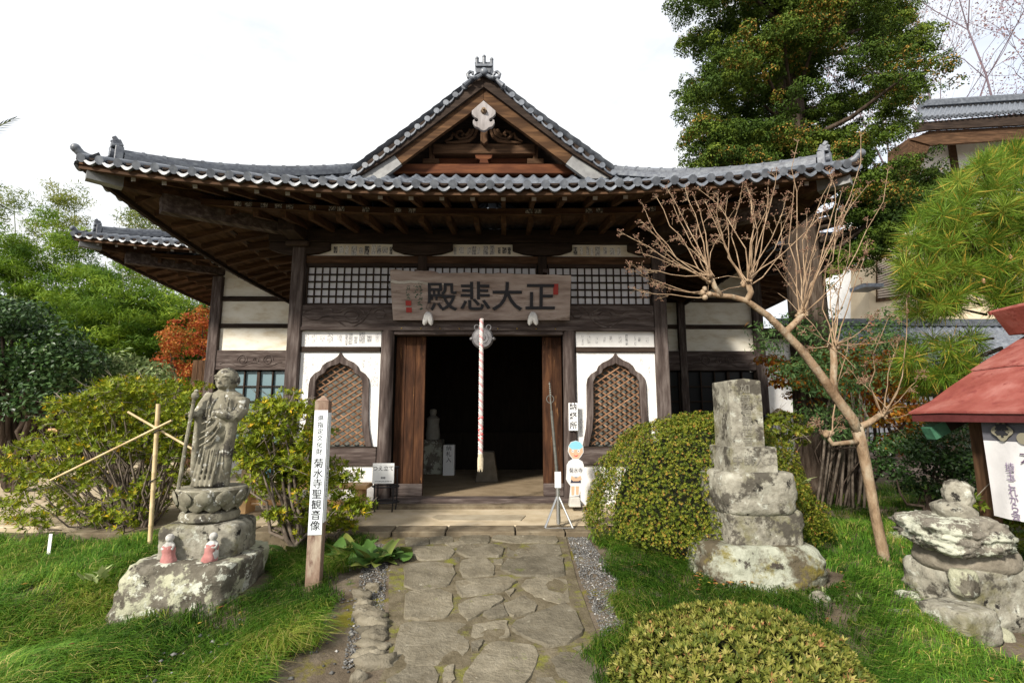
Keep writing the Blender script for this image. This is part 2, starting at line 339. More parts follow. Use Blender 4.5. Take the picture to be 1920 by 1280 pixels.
stones = [
 [(822,160),(938,154),(948,200),(826,210)], [(946,156),(1066,150),(1072,188),(955,197)], [(1108,150),(1250,145),(1256,190),(1132,196),(1104,170)],
 [(1276,152),(1592,142),(1608,190),(1390,191),(1270,175)], [(1024,196),(1118,180),(1140,204),(1062,221)], [(830,218),(1050,214),(1078,238),(1040,274),(900,281),(832,250)],
 [(1098,216),(1290,200),(1332,225),(1312,264),(1140,266),(1085,240)], [(1354,206),(1614,196),(1626,258),(1350,265)], [(822,306),(960,286),(1068,304),(1080,340),(1042,405),(880,427),(818,400)],
 [(1116,280),(1220,269),(1282,310),(1276,350),(1125,366),(1103,320)], [(1344,281),(1440,264),(1628,266),(1642,350),(1600,360),(1400,355),(1308,320)],
 [(1084,390),(1160,371),(1340,363),(1390,385),(1330,430),(1120,461),(1090,430)], [(1440,375),(1560,358),(1650,372),(1664,480),(1620,493),(1500,460),(1418,410)],
 [(828,440),(1000,418),(1060,445),(1068,510),(1030,560),(900,577),(818,566)], [(1094,500),(1150,471),(1310,458),(1326,480),(1260,520),(1150,577),(1110,540)],
 [(1224,546),(1320,503),(1350,556),(1250,571)], [(1330,496),(1430,450),(1496,490),(1490,530),(1410,556),(1357,553)],
 [(1498,540),(1640,490),(1700,540),(1736,635),(1670,690),(1560,711),(1420,652),(1368,620),(1398,580)], [(798,602),(870,580),(1130,590),(1152,640),(1142,720),(1080,796),(860,806),(750,842),(758,760)],
 [(1174,590),(1350,577),(1356,662),(1158,662)], [(1228,716),(1290,685),(1480,705),(1506,760),(1450,890),(1400,960),(1120,960),(1128,860)],
 [(1548,742),(1730,700),(1790,780),(1840,960),(1640,960)], [(738,872),(830,816),(960,804),(992,850),(975,960),(712,960)], [(1018,816),(1070,800),(1078,890),(1016,902)],
 [(1276,276),(1326,270),(1320,298),(1280,300)], [(1064,266),(1106,262),(1094,286)], [(1336,432),(1386,420),(1360,456)], [(1484,960),(1500,870),(1582,865),(1616,960)], [(1168,690),(1226,676),(1200,726),(1164,732)]]
def flagstone(poly, seed):
    rr = random.Random(seed); pts = []
    for (a, b) in poly:
        px, py = 460 + a*CS, 950 + b*CS; z = -.2
        for _ in range(3): p = gz(px, py, z); z = float(G(p[0], p[1])) + .02
        pts.append(p[:2])
    c = np.mean(pts, 0); pts = [c + (p - c) * 1.035 for p in pts]
    # smooth the outline once (Chaikin) and roughen it
    out = []
    for i in range(len(pts)):
        a, b = pts[i], pts[(i+1) % len(pts)]; out += [a*.93 + b*.07, a*.7+b*.3, a*.42+b*.58, a*.12 + b*.88]
    out = [p + V(rr.gauss(0, .005), rr.gauss(0, .005)) for p in out]
    n = len(out); tilt = (rr.gauss(0, .008), rr.gauss(0, .008)); rings = []
    zt = rr.uniform(.014, .030)
    for k, dz in ((1.006, -.08), (1.0, zt-.012), (.978, zt), (.72, zt), (.40, zt), (.12, zt)):
        rings.append([])
        for p in out:
            q = c + (p - c) * k; h = dz + (mnoise.fractal(Vector((q[0]*5, q[1]*5, seed)), 1, 2, 4) * .016 if dz == zt else 0)
            rings[-1].append((q[0], q[1], float(G(q[0], q[1])) + h + (q - c) @ V(*tilt)))
    mb = MB().loft(rings)
    return mb
for i, s_ in enumerate(stones):
    flagstone(s_, i+1).build('flagstone', M['path_stone'], path, smooth=True)

# rocks -------------------------------------------------------------
def ico(sub):
    bm = bmesh.new(); bmesh.ops.create_icosphere(bm, subdivisions=sub, radius=1)
    v = np.array([p.co[:] for p in bm.verts]); f = np.array([[q.index for q in p.verts] for p in bm.faces]); bm.free(); return v, f
ICO = {k: ico(k) for k in (1, 2, 3, 4, 5)}
def rock_mesh(name, dims, seed, boxy=3.0, rough=.10, m=None, sub=4, fs=1.3, flat_top=None, fine=.02, shear=(0,0), taper=0.0):
    v, f = ICO[sub]; k = boxy
    u = v / (np.sum(np.abs(v)**k, 1, keepdims=True) ** (1/k))
    nn = fbm(v, fs, seed*3.37+.5, 4); u = u * (1 + rough * nn[:, None])
    nn2 = fbm(v, fs*5, seed*1.9+3, 3); u = u * (1 + fine * nn2[:, None])
    if flat_top is not None: u[:, 2] = np.where(u[:, 2] > flat_top, flat_top + (u[:, 2]-flat_top)*.12, u[:, 2])
    if taper: u[:, :2] *= (1 - taper * u[:, 2:3])
    p = u * np.array(dims) / 2; p[:, 0] += shear[0]*p[:, 2]; p[:, 1] += shear[1]*p[:, 2]
    return fast_mesh(name, p, f, m or M['stone'], smooth=True)
def rock(name, c, dims, seed, parent=None, rot=0.0, **k):
    o = link(name, rock_mesh(name, dims, seed, **k), parent, c); o.rotation_euler = (0, 0, rot); return o

# row of rough edging stones left of the path
edg = empty('stone_edging', (-1.0, -3.4, -.25), 'row of small rough edging stones between gravel strip and bare soil', 'edging')
for i, (a, b, w) in enumerate([(600,452,.20),(655,408,.12),(612,492,.20),(620,528,.17),(648,562,.22),(655,600,.24),(662,640,.26),(668,672,.22),(655,712,.26),(636,760,.24),(668,812,.30),(585,884,.12),(590,560,.12)]):
    p = gz(460+a*CS, 950+b*CS, -.2); p = gz(460+a*CS, 950+b*CS, float(G(*p[:2]))+.02)
    rock('stone', (p[0], p[1], p[2]-.02), (w*random.uniform(.8,1.1), w*random.uniform(.4,.6), random.uniform(.09,.15)), 40+i, edg, rot=random.uniform(-.6,.6), boxy=4.5, rough=.38, fs=1.9, sub=3, m=M['path_stone'], fine=.10)

# loose gravel in the strips both sides of the path, pebbles on the soil
def pebbles(name, P, s0, s1):
    v = np.array([(1,0,0),(-1,0,0),(0,1,0),(0,-1,0),(0,0,1),(0,0,-1)], float); f = np.array([(0,2,4),(2,1,4),(1,3,4),(3,0,4),(2,0,5),(1,2,5),(3,1,5),(0,3,5)])
    n = len(P); s_ = rng.uniform(s0, s1, (n,1,1)) * rng.uniform(.6, 1.3, (n,1,3)); s_[:,:,2] *= .6
    a = rng.random(n)*6.28; ca, sa = np.cos(a), np.sin(a); q = v[None]*s_
    q = np.stack([q[:,:,0]*ca[:,None]-q[:,:,1]*sa[:,None], q[:,:,0]*sa[:,None]+q[:,:,1]*ca[:,None], q[:,:,2]], -1) + P[:,None]
    ff = (np.arange(n)[:,None,None]*6 + f[None]).reshape(-1, 3)
    return q.reshape(-1,3), ff, np.repeat(rng.random(n), 6)
M['pebble'] = leaf_mat('pebbles', [(.06,.06,.06), (.12,.118,.112), (.20,.195,.185), (.50,.49,.47)], [0,.5,.93,1], .85, 0.0, .2)
def strip(n, y0, y1, xa, xb, j=.0):
    y = rng.uniform(y0, y1, n); a = np.interp(y, *xa); b = np.interp(y, *xb); x = a + (b-a)*rng.random(n); return np.stack([x, y, G(x, y)+.004], -1)
PL = strip(2300, -4.3, -2.0, ([-4.4,-2], [-.62,-1.12]), ([-4.4,-3,-2], [-.40,-.66,-.86]))
PR = strip(3600, -4.1, -1.8, ([-4.2,-3,-1.8], [1.14,1.12,1.14]), ([-4.2,-3.4,-2.6,-1.8], [1.28,1.50,1.45,1.36]))
tag(leaf_obj('gravel', pebbles('gravel', np.concatenate([PL, PR]), .005, .013), M['pebble']), 'fine grey gravel strewn in strips beside the flagstones', 'gravel', kind='stuff')
PS = np.stack([rng.uniform(-2.2, -.5, 260), rng.uniform(-5.2, -2.6, 260)], -1); PS = PS[PS[:,0] > -1.0 + (PS[:,1]+3)*.6 - .3]
tag(leaf_obj('pebble', pebbles('pebble', np.concatenate([PS, G(PS[:,0], PS[:,1])[:,None]+.005], 1), .006, .022), M['pebble']), 'scattered pebbles on the bare mossy soil beside the path', 'pebbles', kind='stuff')
# ================================================================ main hall
def text_mesh(body, size, m, name, extrude=.002, spacing=1.15, bold=0.0, align='CENTER', sx=1.0):
    "writing standing in the xz plane, facing -y"
    c = bpy.data.curves.new(name, 'FONT'); c.body = body; c.size = size; c.align_x = align; c.align_y = 'CENTER'; c.space_line = spacing; c.extrude = extrude; c.offset = bold; c.resolution_u = 3
    o = bpy.data.objects.new(name, c); col.objects.link(o)
    dg = bpy.context.evaluated_depsgraph_get(); me = bpy.data.meshes.new_from_object(o.evaluated_get(dg))
    bpy.data.objects.remove(o); bpy.data.curves.remove(c)
    a = np.empty(len(me.vertices)*3, np.float32); me.vertices.foreach_get('co', a); a = a.reshape(-1, 3)
    a = np.stack([a[:,0]*sx, -a[:,2], a[:,1]], -1); me.vertices.foreach_set('co', a.ravel()); me.materials.clear(); me.materials.append(m); me.update()
    return me
def writing(body, size, m, parent, loc, name='lettering', rot=(0,0,0), **k):
    o = link(name, text_mesh(body, size, m, name, **k), parent, loc); o.rotation_euler = rot; return o

class Eave:
    def __init__(s, EX, y0, z0, L, back): s.EX, s.y0, s.z0, s.L, s.back = EX, y0, z0, L, back
    def dc(s, x, y):
        a = y - s.y0; b = s.EX - np.abs(x); return np.minimum(a, b), np.maximum(a, b)
    def lift(s, d, c): return s.L * np.clip(1 - c/s.EX, 0, 1)**2.3 * np.clip(1 - d/2.6, 0, 1)
    def roof(s, x, y): d, c = s.dc(x, y); return s.z0 + .41*d + .05*d*d + s.lift(d, c)
    def board(s, x, y): d, c = s.dc(x, y); return s.z0 - .05 + .28*(d-.07) + s.lift(d, c)      # boards over the flying rafters
    def board2(s, x, y): d, c = s.dc(x, y); return s.z0 + .01 + .22*(d-.95) + s.lift(d, c)     # boards over the base rafters

PITCHT = .228
def tile_meshes():
    mb = MB(); mb.tube([(0,-.02,0), (0,.28,.12)], .055, 10)
    n = 7; t = [i/(n-1) for i in range(n)]; xs = [.035 + .158*q for q in t]; zs = [-.012 - .05*math.sin(math.pi*q) for q in t]
    v = []; 
    for q in range(n): v += [(xs[q], -.005, zs[q]+.012), (xs[q], -.012, zs[q]-.030), (xs[q], .03, zs[q]-.030), (xs[q], .28, zs[q]+.13)]
    f = []
    for q in range(n-1):
        a, b = q*4, q*4+4
        f += [(a, a+1, b+1, b), (a+1, a+2, b+2, b+1), (a, b, b+3, a+3)]
    mb.add(v, f)
    et = mb.mesh('eave_tile', M['tile'], True)
    cap = MB(); cap.tube([(0,-.13,0), (0,.10,0), (0,.101,0), (0,.13,0)], [.062,.062,.072,.072], 8); rc = cap.mesh('ridge_cap', M['tile_dark'], True)
    return et, rc
EAVE_TILE, RIDGE_CAP = tile_meshes()
def rafter_mesh(name, length, w, h, slope):
    mb = MB(); mb.bar((0,0,0), (0,length,length*slope), w, h)
    me = mb.mesh(name, M['brown_y']); me.materials.append(M['cap_end'])
    me.polygons[0].material_index = 1 if name == 'flying_rafter' else 0; return me
def place(name, me, parent, loc, rz=0.0, sy=1.0, rx=0.0):
    o = link(name, me, parent, loc); o.rotation_euler = (rx, 0, rz); o.scale = (1, sy, 1); return o

def grid_obj(name, X, Y, Z, m, parent, mask=None, smooth=False, kind=None):
    n0, n1 = X.shape; idx = np.arange(n0*n1).reshape(n0, n1)
    f = np.stack([idx[:-1,:-1], idx[:-1,1:], idx[1:,1:], idx[1:,:-1]], -1).reshape(-1, 4)
    if mask is not None: f = f[mask[:-1,:-1].ravel() & mask[1:,1:].ravel() & mask[:-1,1:].ravel() & mask[1:,:-1].ravel()]
    v = np.stack([X, Y, Z], -1).reshape(-1, 3); used = np.unique(f); mp_ = -np.ones(len(v), int); mp_[used] = np.arange(len(used))
    base = wloc(parent); o = bpy.data.objects.new(name, fast_mesh(name, v[used]-base, mp_[f], m, smooth=smooth)); col.objects.link(o); o.parent = parent
    if kind: o['kind'] = kind
    return o

def wave(u):
    q = (u / PITCHT) % 1.0; q = np.where(q > .5, q - 1, q)
    return np.where(np.abs(q) < .2, .045*np.cos(q/.2*math.pi/2), -.03*np.sin((np.abs(q)-.2)/.3*math.pi/2))

def hip_roof(E, root, dmax, ymax, ext, corners):
    "tiles, boards, rafters and corner beams of a hipped eave; corners: list of (side, wall x, wall y)"
    EX = E.EX; nt_ = int(EX*2/PITCHT); x0 = -nt_*PITCHT/2
    rows = np.arange(0, dmax, .24); ds = np.sort(np.concatenate([rows, rows+.225, rows+.239]))
    saw = lambda d: .022*(1-((d/.24) % 1.0))
    xs = np.linspace(x0, -x0, nt_*8+1); X, D = np.meshgrid(xs, ds); Yg = E.y0 + D
    mask = np.abs(X) <= EX - D + .06
    grid_obj('roof_tiles', X, Yg, E.roof(X, np.minimum(Yg, 1e9)) + wave(X - x0) + saw(D) - .0, M['tile'], root, mask, True, 'stuff')
    ys_ = np.arange(E.y0, ymax, PITCHT/8); Yy, D2 = np.meshgrid(ys_, ds)
    for sgn in (-1, 1):
        Xs = sgn*(EX - D2); mask = Yy >= E.y0 + D2 - .06
        Zs = E.roof(Xs, np.maximum(Yy, E.y0 + D2)) + wave(Yy - E.y0) + saw(D2)
        grid_obj('roof_tiles', Xs, Yy, Zs, M['tile'], root, mask, True, 'stuff')
    # eave tiles one by one
    for i in range(nt_+1):
        x = x0 + i*PITCHT - (.0 if i < nt_ else .1)
        place('eave_tile', EAVE_TILE, root, (x, E.y0, float(E.roof(x, E.y0))))
    for i in range(1, int((ymax-E.y0)/PITCHT)):
        y = E.y0 + i*PITCHT
        place('eave_tile', EAVE_TILE, root, (-EX, y, float(E.roof(EX, y))), -math.pi/2)
        place('eave_tile', EAVE_TILE, root, (EX, y, float(E.roof(EX, y))), math.pi/2)
    # boards under the tiles, in two steps
    for nm, fn, d0, d1 in (('soffit_board', E.board, .02, 1.05), ('soffit_board', E.board2, .9, 2.25)):
        xs = np.linspace(-EX, EX, 81); dd = np.linspace(d0, d1, 7); X, D = np.meshgrid(xs, dd); Yg = E.y0 + D
        lim = EX - D; Xc = np.clip(X, -lim, lim)
        grid_obj(nm, Xc, Yg, fn(Xc, Yg), M['soffit'], root)
        ys2 = np.linspace(E.y0, ymax, 60); Yy, D2 = np.meshgrid(ys2, dd); Yc = np.maximum(Yy, E.y0 + D2)
        for sgn in (-1, 1): 
            Xs = sgn*(EX - D2); o = grid_obj(nm, Xs, Yc, fn(Xs, Yc), M['soffit'], root)
    # fascia boards that follow the rise of the corners
    def fascia(name, d, h, t, zoff, fn, m):
        n = 48; xs = np.linspace(-(EX-d), EX-d, n)
        rings = [[(x, E.y0+d, float(fn(x, E.y0+d))+zoff), (x, E.y0+d+t, float(fn(x, E.y0+d))+zoff), (x, E.y0+d+t, float(fn(x, E.y0+d))+zoff+h), (x, E.y0+d, float(fn(x, E.y0+d))+zoff+h)] for x in xs]
        MB().loft(rings).build(name, m, root)
        ysf = np.linspace(E.y0+d+t, ymax, 36)
        for sgn in (-1, 1):
            xx = sgn*(EX-d); x2 = sgn*(EX-d-t)
            rings = [[(xx, y, float(fn(xx, y))+zoff), (x2, y, float(fn(xx, y))+zoff), (x2, y, float(fn(xx, y))+zoff+h), (xx, y, float(fn(xx, y))+zoff+h)] for y in ysf]
            MB().loft(rings).build(name, M['dark_y'], root)
    fascia('eave_fascia', .045, .10, .06, -.055, E.board, M['brown_x'])
    fascia('tile_batten', .02, .05, .05, .046, E.board, M['dark_x'])
    fascia('eave_batten', .92, .085, .09, .003, E.board2, M['brown_x'])
    # rafters
    fly = rafter_mesh('flying_rafter', .95, .058, .095, .28); base_ = rafter_mesh('base_rafter', 1.0, .075, .11, .22)
    sp = .39; k = int((EX-.35)/sp)
    for i in range(-k, k+1):
        x = i*sp; lim = EX - abs(x)
        L1 = min(.95, lim-.22-.02)
        if L1 > .1: place('flying_rafter', fly, root, (x, E.y0+.2, float(E.board(x, E.y0+.2))-.05), 0, L1/.95)
        L2 = min(ext, lim-.98-.02)
        if L2 > .1: place('base_rafter', base_, root, (x, E.y0+.98, float(E.board2(x, E.y0+.98))-.058), 0, L2)
    y = E.y0 + .45
    while y < ymax:
        lim = y - E.y0
        for sgn, rz in ((-1, -math.pi/2), (1, math.pi/2)):
            L1 = min(.95, lim-.24); L2 = min(ext, lim-1.0)
            if L1 > .1: place('flying_rafter', fly, root, (sgn*(EX-.2), y, float(E.board(EX-.2, y))-.05), rz, L1/.95)
            if L2 > .1: place('base_rafter', base_, root, (sgn*(EX-.98), y, float(E.board2(EX-.98, y))-.058), rz, L2)
        y += sp
    # corners: two beams, hip ridge with caps, ridge-end tile, turned-up corner tile
    for sgn in corners:
        def q(t, dz): 
            x, y = EX - t, E.y0 + t; return V(sgn*x, y, float(E.roof(x, y)) + dz)
        def qb(t, dz):
            x, y = EX - t, E.y0 + t; return V(sgn*x, y, float(E.board(x, y)) + dz)
        MB().bar(qb(.12, -.085), qb(1.1, -.13), .13, .17).build('corner_beam', M['brown_y'], root)
        MB().bar(qb(.10, -.087), qb(.36, -.097), .135, .175).build('beam_cap', M['metal_cap'], root)
        MB().bar(qb(.66, -.27), qb(2.05, -.34), .16, .25).build('corner_beam', M['grey_y'], root)
        pts = [q(t, 0) for t in np.linspace(.34, dmax-.05, 16)]
        for w, h, z in ((.28,.045,.045), (.25,.04,.09), (.22,.04,.132)):
            m_ = MB()
            for a, b in zip(pts[:-1], pts[1:]): m_.bar(a + V(0,0,z), b + V(0,0,z), w, h)
            m_.build('hip_ridge_course', M['tile_dark'], root)
        Lh = 0; seg = [0]
        for a, b in zip(pts[:-1], pts[1:]): seg.append(seg[-1] + np.linalg.norm(b-a))
        s_ = .10
        while s_ < seg[-1]:
            p = V(*[np.interp(s_, seg, [r_[k_] for r_ in pts]) for k_ in range(3)]); p2 = V(*[np.interp(s_+.1, seg, [r_[k_] for r_ in pts]) for k_ in range(3)])
            dd = p2 - p
            o = place('ridge_cap', RIDGE_CAP, root, p + V(0,0,.165), math.atan2(dd[1], dd[0]) - math.pi/2)
            o.rotation_euler = (math.atan2(dd[2], math.hypot(dd[0], dd[1])), 0, math.atan2(dd[1], dd[0]) - math.pi/2)
            s_ += .235
        # ridge-end tile
        e = q(.30, 0); u = V(sgn*.7071, -.7071, 0); v_ = V(.7071*sgn, .7071, 0)
        m_ = MB(); m_.bar(e + V(0,0,.02), e + V(0,0,.22), .24, .09, up=u); m_.bar(e + V(0,0,.221) + u*.02, e + V(0,0,.25) + u*.03, .20, .13, up=u); m_.bar(e + V(0,0,.251) + u*.01, e + V(0,0,.31) + u*.04, .15, .10, up=u)
        m_.bar(e + V(0,0,.30) + u*.03 - v_*.06, e + V(0,0,.345) + u*.07 - v_*.06, .04, .05, up=u); m_.bar(e + V(0,0,.30) + u*.03 + v_*.06, e + V(0,0,.345) + u*.07 + v_*.06, .04, .05, up=u)
        m_.tube([e + V(0,0,.14) - u*.02, e + V(0,0,.14) + u*.09], .07, 10)
        m_.build('ridge_end_tile', M['tile_dark'], root, bevel=.006)
        pts2 = [q(.42, .02), q(.18, .02), q(.10, .028) , q(.05, .06), q(.01, .12)]
        m_ = MB().tube(pts2, [.05,.052,.054,.05,.05], 10); m_.sphere(pts2[-1], .056, 10, 6)
        m_.build('corner_tile', M['tile'], root, smooth=True)

hall = empty('temple_hall', (0, 0, 0), 'old timber hall with tiled gable roof, white walls and bell-shaped windows', 'temple')
E1 = Eave(4.9, -2.0, 4.137, .335, 4.2)
hip_roof(E1, hall, 2.78, 4.25, 1.35, (-1, 1))

# --- frame -------------------------------------------------------------
for sx in (-1, 1):
    MB().box((sx*2.87-.10, -.10, 0), (sx*2.87+.10, .10, 4.06)).build('corner_pillar', M['grey_z'], hall, bevel=.014)
    MB().lathe([(.115,.115),(.105,1.3),(.10,2.65)], 14, (sx*1.425, 0, 0)).build('door_post', M['grey_z'], hall, smooth=True)
    MB().box((sx*2.87-.15 if sx>0 else sx*2.87-.15, -.15, -.02), (sx*2.87+.15, .15, .05)).build('pillar_base_stone', M['kerb'], hall, bevel=.02)
MB().box((-1.53,-.16,.0), (1.53,.14,.115)).build('threshold', M['grey_x'], hall, bevel=.012)
MB().box((-1.53,-.34,-.02), (1.53,-.163,.055)).build('threshold', M['kerb'], hall, bevel=.012)
MB().box((-1.32,-.06,2.585), (1.32,.10,2.652)).build('lintel', M['grey_x'], hall, bevel=.006)
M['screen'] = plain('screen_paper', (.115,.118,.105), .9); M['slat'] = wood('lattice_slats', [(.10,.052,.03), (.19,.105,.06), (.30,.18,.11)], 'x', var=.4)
ho = [(0,215),(18,243),(48,265),(88,282),(115,305),(128,335),(165,357),(190,388),(198,430),(200,640),(207,720),(232,842)]
hi = [(0,287),(20,300),(55,308),(85,327),(95,352),(135,377),(153,412),(156,640),(166,735),(192,842)]
def zpx(cy): return float(at(640, 600 + cy*.28125, 0)[2])
kx = .28125*.00836
HO = [(a*kx, zpx(b)) for a, b in ho]; HI = [(a*kx, zpx(b)) for a, b in hi]
zb_ = HO[-1][1]
def inside(p, poly):
    r_ = False; n = len(poly)
    for i in range(n):
        (x1, z1), (x2, z2) = poly[i], poly[(i+1) % n]
        if (z1 > p[1]) != (z2 > p[1]) and p[0] < (x2-x1)*(p[1]-z1)/(z2-z1)+x1: r_ = not r_
    return r_
for sx in (-1, 1):
    xc = sx*2.145; xa, xb = sorted((sx*1.53, sx*2.768))
    MB().box((xa, -.012, .0), (xb, .06, .585)).build('base_plaster', M['plaster'], hall)
    MB().box((xa-.0, -.055, .587), (xb, .07, .848)).build('waist_rail', M['grey_x'], hall, bevel=.008)
    # window wall: a left and a right half, each cut to the arch
    for s2 in (-1, 1):
        e = xa if s2 < 0 else xb
        poly = [(xc + s2*a, z) for a, z in HO[:-1]] + [(xc + s2*HO[-1][0], zb_), (e, zb_), (e, 2.312), (xc, 2.312)]
        MB().prism(poly, -.012, .05).build('window_wall', M['plaster'], hall)
    w = tag(MB().prism([(xc - a, z) for a, z in HO] + [(xc - a, z) for a, z in HI[::-1]], -.05, .07).build('arched_window', M['grey_z'], hall, bevel=.006))
    MB().prism([(xc + a, z) for a, z in HO] + [(xc + a, z) for a, z in HI[::-1]], -.05, .07).build('frame', M['grey_z'], w, bevel=.006)
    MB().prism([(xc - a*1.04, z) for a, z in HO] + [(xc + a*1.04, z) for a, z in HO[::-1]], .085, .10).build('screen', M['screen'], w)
    poly = [(-a*1.12-.0, z+.02) for a, z in HI] + [(a*1.12, z+.02) for a, z in HI[::-1]]
    pw, ph = .150, .098; th = math.atan2(ph, pw)
    for lay, sg in ((0, 1), (1, -1)):
        c0 = -14
        while c0 < 26:
            # line z = zb + ph*c0*... + sg*tan*x
            run = []
            for xq in np.linspace(-.62, .62, 125):
                zq = zb_ + c0*ph + sg*(ph/pw)*xq
                if inside((xq, zq), poly) and zq > zb_ - .0: run.append((xq, zq))
            if len(run) > 4:
                a, b = run[0], run[-1]; yy = .018 + lay*.0115
                MB().bar((xc+a[0], yy, a[1]), (xc+b[0], yy, b[1]), .011, .021, up=(-sg*math.sin(th), 0, math.cos(th))).build('slat', M['slat'], w)
            c0 += 1
    MB().box((xa, -.05, 2.314), (xb, .06, 2.395)).build('rail', M['dark_x'], hall, bevel=.006)
    MB().box((xa, -.012, 2.397), (xb, .05, 2.648)).build('frieze_plaster', M['plaster'], hall)
    MB().box((xa, -.055, .8485), (xb, .072, .862)).build('window_sill', M['dark_x'], hall)
# doors
for sx, x0_, x1_ in ((-1, -1.318, -.85), (1, 1.01, 1.318)):
    d = MB().box((x0_, .16, .118), (x1_, .19, 2.583)).build('sliding_door', M['door'], hall)
    n = 3 if sx < 0 else 2; wd = (x1_-x0_)/n
    for i in range(n): MB().box((x0_+i*wd+.003, .135+.004*(i%2), .12), (x0_+(i+1)*wd-.003, .159, 2.58)).build('plank', M['door'], d, bevel=.003)
    MB().box((x0_-.002, .10, .119), (x1_, .133, .30)).build('kick_board', M['grey_x'], d, bevel=.004)
# carved beam over door and windows
beam = MB().box((-2.768, -.075, 2.654), (2.768, .09, 3.055)).build('carved_beam', M['grey_x'], hall, bevel=.012)
cv = [[(145,805),(220,842),(290,846),(350,820),(410,812),(470,842),(540,890),(600,930),(680,905),(750,862),(790,810),(820,760),(870,722),(940,712),(1010,735)],
      [(350,745),(430,748),(460,782),(520,776),(560,745),(620,728),(700,732),(750,765),(768,800)],
      [(470,850),(560,858),(640,880),(700,870),(745,830)], [(160,780),(240,735),(340,722)],
      [(860,780),(900,750),(950,752),(975,790),(950,825),(900,828),(868,800)], [(560,800),(600,765),(670,765),(710,800),(680,838),(610,840),(575,815)]]
for sx in (-1, 1):
    for c in cv:
        pts = []
        for a, b in c:
            p = at(540+a*.1875, 440+b*.1875, -.075); pts.append((sx*abs(p[0]), -.077, p[2]))
        MB().tube(pts, [.006] + [.013]*(len(pts)-2) + [.005], 6).build('carving', M['grey_x'], beam, smooth=True)
MB().box((-2.768, -.092, 2.645), (2.768, -.0765, 2.70)).build('beam_moulding', M['grey_x'], beam, bevel=.004)
for i in range(9): MB().sphere((-1.2 + i*.3, -.095, 2.675), .011, 6, 4).build('stud', M.setdefault('brass', plain('brass', (.6,.42,.12), .35, .9)), beam)
# lattice transom in three bays
SL_V = MB().box((-.011,-.012,0), (.011,.012,.60)).mesh('slat', M['dark_z'])
for bx0, bx1 in ((-2.75,-.985), (-.835,.925), (1.10,2.75)):
    MB().box((bx0, -.03, 3.058), (bx1, .05, 3.09)).build('transom_frame', M['dark_x'], hall); MB().box((bx0, -.03, 3.69), (bx1, .05, 3.742)).build('transom_frame', M['dark_x'], hall)
    tr = MB().box((bx0, .045, 3.092), (bx1, .06, 3.688)).build('transom_window', M['paper'], hall)
    SLH = MB().box((bx0, .010, 0), (bx1, .034, .022)).mesh('slat', M['dark_x'])
    for r_ in range(1, 5): link('slat', SLH, tr, (0, 0, 3.092 + r_*.119 - .011))
    n = int(round((bx1-bx0)/.118)); 
    for i in range(n+1): link('slat', SL_V, tr, (bx0 + .012 + (bx1-bx0-.024)*i/n, -.0035, 3.091))
for xs_ in (-.91, 1.012): MB().box((xs_-.072, -.06, 3.058), (xs_+.072, .07, 3.868)).build('strut', M['dark_z'], hall, bevel=.008)
MB().box((-2.768, -.04, 3.744), (2.768, .06, 3.866)).build('transom_rail', M['brown_x'], hall, bevel=.008)
MB().box((-2.768, .0, 3.868), (2.768, .05, 4.07)).build('upper_plaster', M['plaster_old'], hall)
for xb_ in (-2.87, -.91, 1.012, 2.87):
    pol = [(-.10,3.87),(.10,3.87),(.30,3.893),(.46,3.945),(.48,3.96),(.48,4.068),(-.48,4.068),(-.48,3.96),(-.46,3.945),(-.30,3.893)]
    MB().prism([(xb_+a, b) for a, b in pol], -.085, -.002).build('bracket_arm', M['dark_x'], hall, bevel=.005)
MB().box((-3.35, -.13, 4.07), (3.35, .13, 4.28)).build('wall_plate', M['dark_x'], hall, bevel=.01)
for sx in (-1, 1):
    MB().box((sx*2.87-.13, -.6, 4.072), (sx*2.87+.13, -.131, 4.262)).build('bracket_arm', M['dark_y'], hall, bevel=.01)
    MB().box((sx*2.87-.18, -.20, 3.98), (sx*2.87+.18, -.102, 4.069)).build('bearing_block', M['dark_x'], hall, bevel=.02)
    # side walls and inner room
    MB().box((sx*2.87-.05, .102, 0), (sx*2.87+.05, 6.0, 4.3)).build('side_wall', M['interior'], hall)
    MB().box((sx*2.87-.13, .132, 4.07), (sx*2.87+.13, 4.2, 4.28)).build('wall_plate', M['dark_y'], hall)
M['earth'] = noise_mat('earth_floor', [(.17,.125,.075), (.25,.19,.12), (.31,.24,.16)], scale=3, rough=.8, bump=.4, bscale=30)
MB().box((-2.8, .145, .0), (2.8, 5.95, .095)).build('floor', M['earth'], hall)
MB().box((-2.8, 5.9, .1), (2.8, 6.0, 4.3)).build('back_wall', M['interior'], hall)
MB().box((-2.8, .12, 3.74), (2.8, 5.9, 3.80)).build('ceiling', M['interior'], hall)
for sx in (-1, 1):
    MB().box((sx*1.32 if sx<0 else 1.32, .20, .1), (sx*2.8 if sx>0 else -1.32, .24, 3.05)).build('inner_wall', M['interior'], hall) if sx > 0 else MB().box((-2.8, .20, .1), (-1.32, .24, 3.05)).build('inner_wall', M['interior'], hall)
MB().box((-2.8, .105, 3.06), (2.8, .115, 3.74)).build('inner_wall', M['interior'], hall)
MB().box((-1.9, 4.2, .1), (1.9, 4.9, .95)).build('altar', M['interior'], hall)

